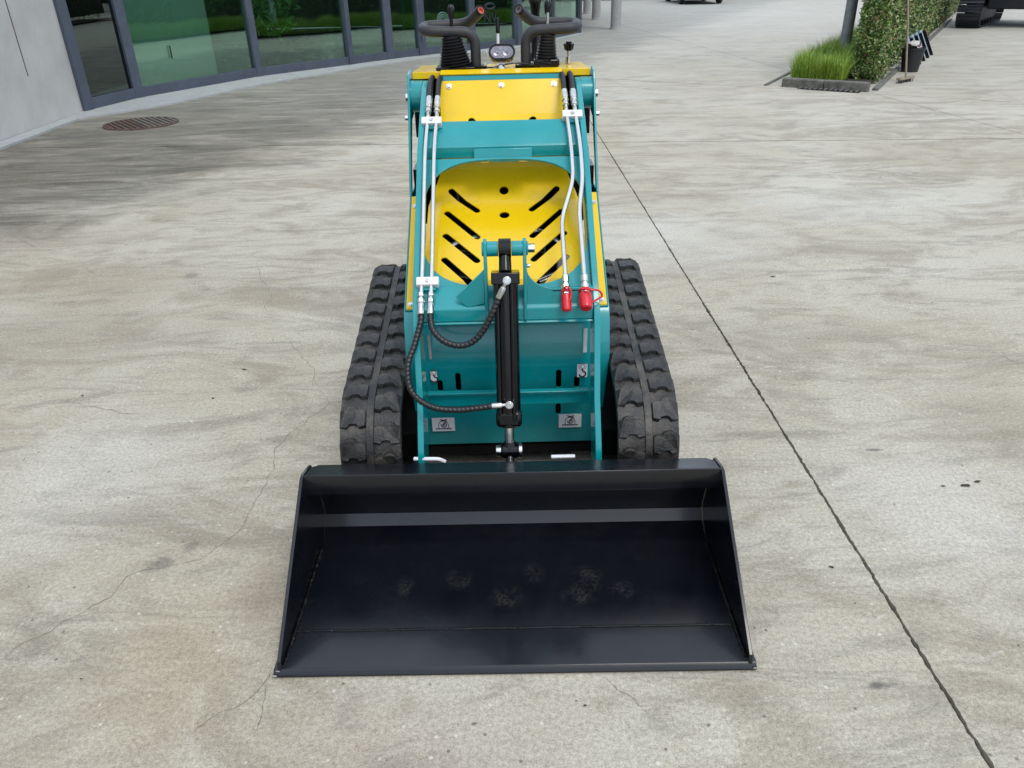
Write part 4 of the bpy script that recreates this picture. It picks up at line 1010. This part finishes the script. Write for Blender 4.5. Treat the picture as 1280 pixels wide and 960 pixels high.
# cylinder bracket
for sx in (-1, 1):
    m = nb(); m.prism([(2.020, .61), (2.022, .70), (2.028, .812), (2.038, .836), (2.056, .842), (2.073, .832), (2.080, .79), (2.10, .67), (2.08, .62)], sx*.0500, sx*.0595); apart('bracket_ear', m, bev=.002)
    m = nb(); m.cyl((sx*.0185, 2.050, .814), (sx*.0498, 2.050, .814), .021, 24); apart('spacer', m)
    m = nb(); m.cyl((sx*.0597, 2.050, .814), (sx*.064, 2.050, .814), .020, 24); apart('boss_ring', m)
m = nb(); m.prism([(-.142, .680), (-.060, .760), (-.060, .660), (-.11, .648)], 2.030, 2.038, 'y'); apart('gusset', m)
m = nb(); q = [(.060, .762)]+[(.060+.075*(1-math.cos(t)), .762-.062*math.sin(t)) for t in [i*math.pi/2/8 for i in range(1, 9)]]+[(.2485, .699), (.2485, .652), (.060, .652)]
m.prism(q, 2.034, 2.042, 'y'); apart('gusset', m)
m = nb(); m.prism([(2.034, .695), (2.034, .689), (2.06, .689), (2.06, .695)], .130, .2485); apart('coupler_shelf', m)
m = nb(); m.cyl((.064, 2.05, .814), (.083, 2.05, .814), .013, 6); m.cyl((.060, 2.047, .764), (.070, 2.047, .764), .006, 8); apart('pin_bolt', m, ZINC, .001)
# clamps and tubes
SL = Vector((2.446-2.114, .994-.722)).normalized()
def armline(y):
    for i in range(len(ARM)-1):
        if ARM[i][0] <= y <= ARM[i+1][0]:
            t = (y-ARM[i][0])/(ARM[i+1][0]-ARM[i][0]); return ARM[i][1]+t*(ARM[i+1][1]-ARM[i][1])
    return ARM[-1][1]
rotc = Matrix.Rotation(math.atan2(SL.y, SL.x), 3, 'X')
def clampblock(x, y, z, wd=.064):
    m = nb(); m.box((x, y, z), (wd, .026, .026), rotc); c = apart('clamp_block', m, ZINCL, .002)
    m = nb(); m.hexbolt(Vector((x, y, z))+rotc @ Vector((0, 0, .012)), rotc @ Vector((0, 0, 1)), .0055, .004); link('bolt', m, ZINC, arm)
    m = nb(); m.box((x, y, z-.02), (wd*.75, .022, .03), rotc); apart('clamp_base', m)
ZINCL = mat('clamp_polymer', (.70, .70, .68), .4, noise_scale=30, noise_amt=.06)
clampblock(-.226, 2.57, 1.066); clampblock(.226, 2.585, 1.074); clampblock(-.224, 2.085, .706)
def fitting(a, b, scale=1):
    """crimp ferrule and hex nuts between points a (tube side) and b (hose side)"""
    a = Vector(a); b = Vector(b); L = (b-a).length; d = (b-a)/L; m = MB(OF)
    m.lathe(a, d, [(.0060*scale, 0), (.0060*scale, L*.14), (.0108*scale, L*.15), (.0108*scale, L*.30), (.0075*scale, L*.32), (.0075*scale, L*.38), (.0118*scale, L*.39), (.0118*scale, L*.54), (.0080*scale, L*.56)], 6)
    m.lathe(a, d, [(.0085*scale, L*.54), (.0105*scale, L*.60), (.0105*scale, L*.97), (.0088*scale, L)], 18)
    return link('hose_fitting', m, ZINC, arm, .0006, 30)
def hose(pts, name='hydraulic_hose', r=.0088, parent=None):
    P_ = resample(catmull(pts, 10), .0025); m = MB(OF)
    m.tube(P_, r, 12, rf=lambda s, a: r*(1+.10*math.sin(a*1-s*2*math.pi/.0125)))
    return link(name, m, HOSE, parent or arm, 0, 60)
for x in (-.2405, -.2125):
    pts = [(x+.0025, 2.61, armline(2.61)+.006), (x+.002, 2.57, 1.070), (x, 2.446, .994+.014), (x, 2.12, .726+.012), (x-.001, 2.05, .683)]
    m = nb(); m.tube(fillet(pts, .05), .0066, 12); apart('steel_tube', m, TUBE, 0)
    fitting((x+.002, 2.590, armline(2.59)+.008), (x+.003, 2.668, armline(2.668)+.012))
    hose([(x+.003, 2.668, armline(2.668)+.012), (x+.004, 2.74, armline(2.74)+.014), (x+.006, 2.80, 1.172), (x+.004, 2.835, 1.165), (x+.002, 2.87, 1.13)])
    fitting((x-.001, 2.064, .695), (x-.002, 2.012, .638))
for k, x in enumerate((.2125, .2405)):
    xe = (.170, .224)[k]; off = (0, 0)[k]
    pts = [(x-.0045, 2.625, armline(2.625)+.008), (x-.004, 2.585, 1.078), (x, 2.446, .994+.016), (x, 2.345+k*.0, .915+.014)]
    pts += [((xe), 2.235-k*-.03, .838+k*.022), (xe, 2.062, .722)]
    m = nb(); m.tube(fillet(pts, .04), .0066, 12); apart('steel_tube', m, TUBE, 0)
    fitting((x-.005, 2.606, armline(2.606)+.010), (x-.006, 2.685, armline(2.685)+.013))
    hose([(x-.006, 2.685, armline(2.685)+.013), (x-.006, 2.75, armline(2.75)+.015), (x-.007, 2.80, 1.175), (x-.006, 2.84, 1.166), (x-.004, 2.87, 1.13)])
    # coupler body under the tube end
    a = Vector((xe, 2.068, .726)); d = Vector((0, -.70, -.71)).normalized(); m = nb()
    m.lathe(a, d, [(.0075, 0), (.0105, .004), (.0105, .022), (.0085, .024), (.0085, .030), (.0125, .031), (.0125, .042), (.010, .043), (.013, .048), (.013, .062)], 6 if k == 0 else 18)
    cp = apart('quick_coupler', m, ZINC, .0006, 30)
    b = a+d*.058
    m = nb(); rc = (.0145, .0185)[k]
    dd3 = Vector((0, -.62, -.78)).normalized() if k == 0 else Vector((0, -.8, -.6)).normalized()
    m.lathe(b, dd3, [(rc*.8, 0), (rc, .003), (rc, .040), (rc*.93, .048), (rc*.7, .051)], 24)
    m.lathe(b-dd3*.012, dd3, [(rc*.95, 0), (rc*1.02, .002), (rc*1.02, .006), (rc*.8, .008)], 20)
    cap = link('red_cap', m, REDP, cp, .0008, 30)
    if k == 1: sp = [b-dd3*.006+Vector((-.012, -.012, .012)), b+Vector((.006, -.022, .020)), b+Vector((.034, -.02, .016)), b+Vector((.045, -.02, .0)), b+Vector((.03, -.024, -.010)), b+Vector((.004, -.030, -.022)), b+Vector((-.008, -.034, -.030))]
    else: sp = [b+Vector((-.012, -.006, .010)), b+Vector((0, -.010, .026)), b+Vector((.012, -.012, .012)), b+Vector((.008, -.024, -.010)), b+Vector((-.008, -.028, -.018))]
    m = nb(); m.tube(resample(catmull(sp, 8), .004), .0030, 8); link('cap_strap', m, REDP, cap, 0, 60)
# ---------- tilt cylinder
tc0 = Vector((0, 2.006, .764)); tc1 = Vector((0, 1.898, .335)); td = (tc1-tc0).normalized()
cyn = bpy.data.objects.new('tilt_cylinder', None); S.collection.objects.link(cyn); cyn.parent = ML; cyn.empty_display_size = .1
def cpart(name, mb, mt=BLK, bev=.001, sm=35): return link(name, mb, mt, cyn, bev, sm)
m = nb(); m.cyl(tc0, tc1, .0345, 40); cpart('barrel', m)
mc = Matrix((Vector((1, 0, 0)), td.cross(Vector((1, 0, 0))), td)).transposed()
m = nb(); m.box(tc0+td*.016, (.078, .076, .032), mc); cpart('end_block', m, bev=.003)
m = nb(); m.tube([tc0+td*.02+Vector((-.024, -.030, -.003)), tc1-td*.03+Vector((-.024, -.030, 0))], .006, 10); m.tube([tc0+td*.02+Vector((.016, -.036, -.003)), tc1-td*.03+Vector((.016, -.036, 0))], .006, 10); cpart('side_pipe', m)
m = nb(); m.box(tc1-td*.025, (.074, .070, .05), mc); cpart('gland', m, bev=.012)
m = nb(); m.cyl((-.0175, 2.05, .814), (.0175, 2.05, .814), .028, 28); m.cyl((0, 2.047, .805), tc0+td*.005, .0165, 20, .018); cpart('rod_eye', m, bev=.003)
m = nb(); m.cyl(tc1-td*.01, tc1+td*.065, .0138, 20); cpart('piston_rod', m, TUBE, 0)
rb = tc1+td*.078
m = nb(); m.cyl(rb-td*.028, rb-td*.01, .017, 20, .022); m.cyl(rb+Vector((-.021, 0, 0)), rb+Vector((.021, 0, 0)), .024, 24); cpart('clevis', m)
m = nb(); m.cyl(rb+Vector((-.040, 0, 0)), rb+Vector((-.024, 0, 0)), .0165, 24); cpart('pin', m, ZINC)
m = nb(); m.cyl(rb+Vector((.026, 0, 0)), rb+Vector((.036, 0, 0)), .0225, 24); cpart('pin', m, ZINC)
m = nb(); m.cyl(rb+Vector((-.026, 0, 0)), rb+Vector((-.021, 0, 0)), .0215, 24); m.cyl(rb+Vector((.021, 0, 0)), rb+Vector((.026, 0, 0)), .0215, 24); m.cyl(rb+Vector((0, -.03, -.025)), rb+Vector((0, .0, -.0)), .012, 12); cpart('bush', m)
# ports (banjo bolts) and hoses
def banjo(c, hdir, L):
    c = Vector(c); hdir = Vector(hdir).normalized()
    m = nb(); m.cyl(c+Vector((0, .012, -.003)), c+Vector((0, -.008, .002)), .0115, 22); m.cyl(c+Vector((0, -.008, .002)), c+Vector((0, -.012, .003)), .0095, 6); cpart('port_bolt', m, ZINC)
    m = nb(); m.cyl(c+hdir*.008, c+hdir*.022, .0055, 10); m.lathe(c+hdir*.020, hdir, [(.0085, 0), (.0098, .004), (.0098, L*.8), (.009, L)], 18); cpart('hose_fitting', m, ZINC)
    return c+hdir*(.020+L)
u1 = banjo((.004, 1.960, .755), (-.42, -.05, -.9), .036)
u2 = banjo((.002, 1.872, .418), (-1, -.02, -.06), .030)
hose([(-.2425, 2.012, .638), (-.2435, 2.000, .620), (-.262, 1.965, .565), (-.281, 1.935, .520), (-.278, 1.905, .465), (-.252, 1.89, .430), (-.206, 1.88, .408), (-.15, 1.875, .403), (-.095, 1.872, .408), tuple(u2)], parent=cyn)
hose([(-.2145, 2.012, .638), (-.2140, 1.998, .624), (-.205, 1.975, .602), (-.175, 1.95, .582), (-.136, 1.94, .573), (-.100, 1.938, .582), (-.070, 1.94, .610), (-.040, 1.945, .662), tuple(u1)], parent=cyn)
# ---------- stickers
def sticker(x, z, wd, hg, kind, front=True):
    y = 2.137+(.44-z)*.091-.0075 if z < .44 else 2.137-.008
    o = bpy.data.objects.new('warning_sticker', None); S.collection.objects.link(o); o.parent = ML; o.empty_display_size = .05
    tilt = Vector((0, -.091, 1)).normalized()
    def at(u, v, e=0): return Vector((x+u, y, z))+tilt*v+Vector((0, -e, 0))
    m = nb(); c = [at(-wd/2, -hg/2), at(wd/2, -hg/2), at(wd/2, hg/2), at(-wd/2, hg/2)]; c2 = [p+Vector((0, -.0006, 0)) for p in c]
    m.add(c+c2, [(0, 1, 2, 3), (4, 5, 6, 7), (0, 1, 5, 4), (1, 2, 6, 5), (2, 3, 7, 6), (3, 0, 4, 7)]); link('label_sheet', m, WHT, o, 0, 0)
    m = nb(); th = .0011
    def st(pts, r=.0015): m.tube([at(u, v, .0006) for u, v in pts], r, 6)
    arc = lambda cx, cy, r, a0, a1, n=14: [(cx+r*math.cos(R(a0+(a1-a0)*i/n)), cy+r*math.sin(R(a0+(a1-a0)*i/n))) for i in range(n+1)]
    if kind == 'tie':
        st([(-.026, -.016), (.026, -.016)])
        for i in range(6): st([(-.022+i*.009, -.016), (-.026+i*.009, -.021)], .0010)
        st([(-.016, -.016)]+arc(0, -.002, .016, 180, 0)+[(.016, -.016)], .0011)
        st(arc(.001, -.002, .009, 100, -210), .0014); st(arc(.001, -.002, .004, 0, 360), .0012)
        st([(-.010, .021), (.012, .014)]); st([(-.008, .014), (.012, .021)]); st([(.010, .012), (.002, .004), (-.004, -.008)])
    elif kind == 'hook':
        st(arc(.001, .015, .012, 0, 360, 20), .0006); st(arc(.001, .015, .007, 0, 360, 16), .0009)
        st([(0, .006), (.001, .000)]+arc(.001, -.012, .010, 75, -170), .0026)
    link('pictogram', m, INK, o, 0, 60)
    return o
sticker(-.2165, .187, .074, .054, 'tie'); sticker(.198, .190, .074, .054, 'tie'); sticker(.232, .383, .032, .048, 'hook')
sticker(-.2335, .375, .020, .036, 'hook')
# pale wear strips on the panel sides, stiffeners
for sx, z0 in ((-1, .48), (1, .490)):
    m = nb(); m.box((sx*.238, 2.128, z0), (.009 if sx < 0 else .012, .006, .080)); part('guide_strip', m, KERB if sx < 0 else WHT, .001)
m = nb(); m.box((-.0355, 2.10, .43), (.005, .005, .08)); part('guide_strip', m, YEL, .001)
# ---------- deck, console and controls
m = nb(); m.sheet([(-.305, 0), (.305, 0), (.292, .21), (-.292, .21)], [], lambda x, q, t: (x, 2.828+q, 1.188+t-q*.0), -.004)
dk = part('deck_plate', m, YEL, .001)
for sx in (-1, 1):
    m = nb(); m.box((sx*.2565, 2.828, 1.1775), (.096, .006, .022)); link('deck_lip', m, YEL, dk, .001)
m = nb(); m.prism([(2.790, 1.184), (2.830, 1.1935), (2.834, 1.190), (2.794, 1.179)], -.2065, .2065); link('deck_nose', m, YEL, dk, .001)
m = nb(); m.prism([(2.790, 1.163), (2.794, 1.178), (2.88, 1.178), (2.88, 1.150), (2.80, 1.150)], -.2065, .2065); part('console_bar', m, TEAL, .001)
m = nb(); m.box((0, 2.93, 1.09), (.50, .14, .18)); part('console_box', m, DARK, .004)
def ctrl(name, mb, mt, bev=0, parent=None, sm=45): return link(name, mb, mt, parent or ML, bev, sm)
for sx in (-1, 1):
    b = Vector((sx*.087, 2.90, 1.19))
    path = fillet([b, (sx*.087, 2.90, 1.304), (sx*.264, 2.885, 1.312), (sx*.270, 3.00, 1.321), (sx*.115, 3.02, 1.323), (sx*.064, 2.945, 1.370)], .045, 8)
    m = nb(); m.tube(path, .0178, 18, cap=False); hb = ctrl('handlebar', m, FOAM)
    e = path[-1]; d = (path[-1]-path[-2]).normalized()
    m = nb(); m.lathe(e-d*.02, d, [(.0170, 0), (.0182, .018), (.0175, .021), (.0125, .021), (.0120, .006), (0, .006)], 20); link('tube_end', m, BLK, hb)
    m = nb(); m.lathe(e-d*.010, d, [(.0118, 0), (.0118, .0085), (.0085, .0085), (.0080, .001), (0, .001)], 18); link('end_plug', m, ORNG if sx < 0 else GREYM, hb)
    m = nb(); m.box((b.x, b.y, 1.194), (.075, .055, .010)); link('foot_flange', m, BLK, hb, .001)
    for dx in (-.03, .03):
        m = nb(); m.hexbolt((b.x+dx, b.y-.018, 1.199), (0, 0, 1), .006, .006); link('bolt', m, ZINC, hb)
# joystick boots
def boot(x, y, topx, r0, r1, h, label=None):
    m = nb(); n = 10; prof = [(r0*1.08, 0), (r0*1.12, .004)]
    for i in range(n):
        t = i/n; r = r0+(r1-r0)*t; prof += [(r*.90, .006+h*t), (r*1.04, .006+h*(t+.55/n))]
    prof += [(r1*.85, h+.006), (r1*.3, h+.010)]
    ax = Vector((topx-x, 0, h)); m.lathe((x, y, 1.192), ax, prof, 26); return ctrl('lever_boot', m, HOSE, 0, None, 30)
bt = boot(-.158, 2.90, -.168, .058, .033, .095)
m = nb(); m.box((-.158, 2.90, 1.194), (.134, .10, .008)); link('boot_flange', m, BLK, bt, .002)
m = nb(); m.cyl((-.166, 2.90, 1.295), (-.166, 2.90, 1.35), .006, 10); m.lathe((-.167, 2.93, 1.345), (0, 0, 1), [(.006, 0), (.010, .002), (.012, .030), (.010, .040), (.004, .046)], 18); m.sphere((-.166, 2.90, 1.304), .008); link('lever_knob', m, BLK, bt)
bt = boot(.158, 2.90, .163, .040, .026, .095)
m = nb(); m.box((.158, 2.90, 1.204), (.090, .075, .024)); link('boot_flange', m, BLK, bt, .006)
m = nb(); m.cyl((.163, 2.90, 1.295), (.163, 2.90, 1.36), .005, 10); link('lever_rod', m, ZINC, bt)
m = nb(); m.lathe((.165, 2.93, 1.352), (0, 0, 1), [(.006, 0), (.010, .002), (.0125, .030), (.010, .042), (.004, .048)], 18); m.cyl((.163, 2.90, 1.292), (.163, 2.90, 1.302), .010, 12); link('lever_knob', m, BLK, bt)
m = nb(); m.lathe((.128, 3.08, 1.19), (0, 0, 1), [(.022, 0), (.020, .02), (.016, .03), (.016, .16), (.020, .19), (.024, .20), (.018, .215), (.014, .225)], 20); ctrl('control_grip', m, BLK)
# centre lever
m = nb(); m.cyl((-.010, 2.96, 1.19), (-.0085, 2.96, 1.30), .005, 10); lv = ctrl('throttle_lever', m, WHT)
m = nb(); m.lathe((-.0085, 2.96, 1.295), (0, 0, 1), [(.006, 0), (.0075, .002), (.0075, .044), (.005, .050)], 14); link('lever_knob', m, BLK, lv)
# work light
wl = bpy.data.objects.new('work_light', None); S.collection.objects.link(wl); wl.parent = ML; wl.empty_display_size = .05
lc = Vector((.004, 2.875, 1.2415)); fwd = Vector((0, -.93, .36)).normalized(); upv = Vector((0, .36, .93)).normalized()
def lfn(u, v, t): return lc+Vector((1, 0, 0))*u+upv*v+fwd*t
def stad(wd, hg, n=10):
    r = hg; c_ = wd-hg; return [(c_+r*math.cos(R(-90+180*i/n)), r*math.sin(R(-90+180*i/n))) for i in range(n+1)]+[(-c_+r*math.cos(R(90+180*i/n)), r*math.sin(R(90+180*i/n))) for i in range(n+1)]
m = nb(); m.sheet(stad(.046, .0265), [], lambda u, v, t: lfn(u, v, t-.03), .030); link('lamp_housing', m, BLK, wl, .003)
m = nb(); m.sheet(stad(.046, .0265), [stad(.0395, .0205)], lambda u, v, t: lfn(u, v, t), .006); link('lamp_rim', m, BLK, wl, .001)
m = nb(); m.sheet(stad(.039, .020), [], lambda u, v, t: lfn(u, v, t+.0005), .002); link('lamp_face', m, LENS, wl, 0)
for sx in (-1, 1):
    m = nb(); m.lathe(lfn(sx*.0165, 0, .0025), fwd, [(.0145, 0), (.0145, .002), (.012, .0015), (.007, .0005), (.004, .003)], 20); link('lamp_lens', m, GREYM if 0 else LENS, wl)
m = nb(); m.tube(fillet([(-.018, 2.88, 1.232), (-.018, 2.885, 1.200), (.018, 2.885, 1.200), (.018, 2.88, 1.232)], .008), .003, 6); m.cyl((.0, 2.885, 1.19), (.0, 2.885, 1.203), .008, 10); link('lamp_bracket', m, ZINC, wl)
m = nb(); m.tube(catmull([(-.05, 2.86, 1.195), (-.03, 2.85, 1.196), (.0, 2.86, 1.20), (.05, 2.86, 1.207), (.10, 2.88, 1.20)]), .0028, 6); link('lamp_cable', m, HOSE, wl)
m = nb(); m.lathe((0, 2.855, 1.191), (0, 0, 1), [(.016, 0), (.015, .005), (.006, .012)], 16); link('lamp_switch', m, ZINC, wl)
# clip left of lamp
m = nb(); m.box((-.046, 2.87, 1.235), (.006, .006, .024), Matrix.Rotation(R(-20), 3, 'Y')); link('lamp_clip', m, ZINC, wl, .001)
# valve knob at the right
m = nb(); m.cyl((.242, 2.97, 1.19), (.242, 2.97, 1.215), .011, 12); m.cyl((.242, 2.97, 1.215), (.242, 2.97, 1.235), .006, 12); vk = ctrl('valve_stem', m, ZINC, .001)
m = nb(); m.cyl((.242, 2.97, 1.232), (.242, 2.97, 1.262), .011, 12)
for i in range(6):
    a = i*math.pi/3; m.cyl((.242+.008*math.cos(a), 2.97+.008*math.sin(a), 1.236), (.242+.013*math.cos(a), 2.97+.013*math.sin(a), 1.256), .007, 10)
link('valve_knob', m, BLK, vk, .001)
# rear platform hint (behind the console)
m = nb(); m.box((0, 3.22, .28), (.46, .26, .02)); m.box((0, 3.1, .40), (.50, .02, .26)); part('standing_platform', m, DARK, .004)

# ================================================================== small litter on the yard
vs = []; fs = []
def bit(x, y, s):
    k = len(vs); a = random.uniform(0, 6.28); n = random.randint(5, 7)
    for i in range(n):
        t = a+2*math.pi*i/n; r = s*random.uniform(.5, 1.1); vs.append((x+math.cos(t)*r*1.5, y+math.sin(t)*r*.7, .001+random.uniform(0, .004)))
    fs.append(tuple(range(k, k+n)))
for (x, y, s) in ((1.45, 2.00, .012), (1.50, 2.02, .010), (1.38, 2.0, .008), (1.42, 3.9, .013), (-1.75, 2.75, .009), (-1.2, 2.7, .006), (.15, 1.20, .004), (-.1, 1.16, .003), (-2.3, 3.0, .010), (-1.15, 2.95, .008)): bit(x, y, s)
for i in range(70): bit(random.uniform(-4, 5), 1+random.random()**1.3*9, random.uniform(.002, .006))
me = bpy.data.meshes.new('leaf_litter'); me.from_pydata(vs, [], fs); me.materials.append(mat('litter', (.035, .025, .018), .9))
o = bpy.data.objects.new('leaf_litter', me); S.collection.objects.link(o); o['kind'] = 'stuff'; tag(o, 'scattered tiny dark leaf scraps and grit lying on the concrete', 'litter')
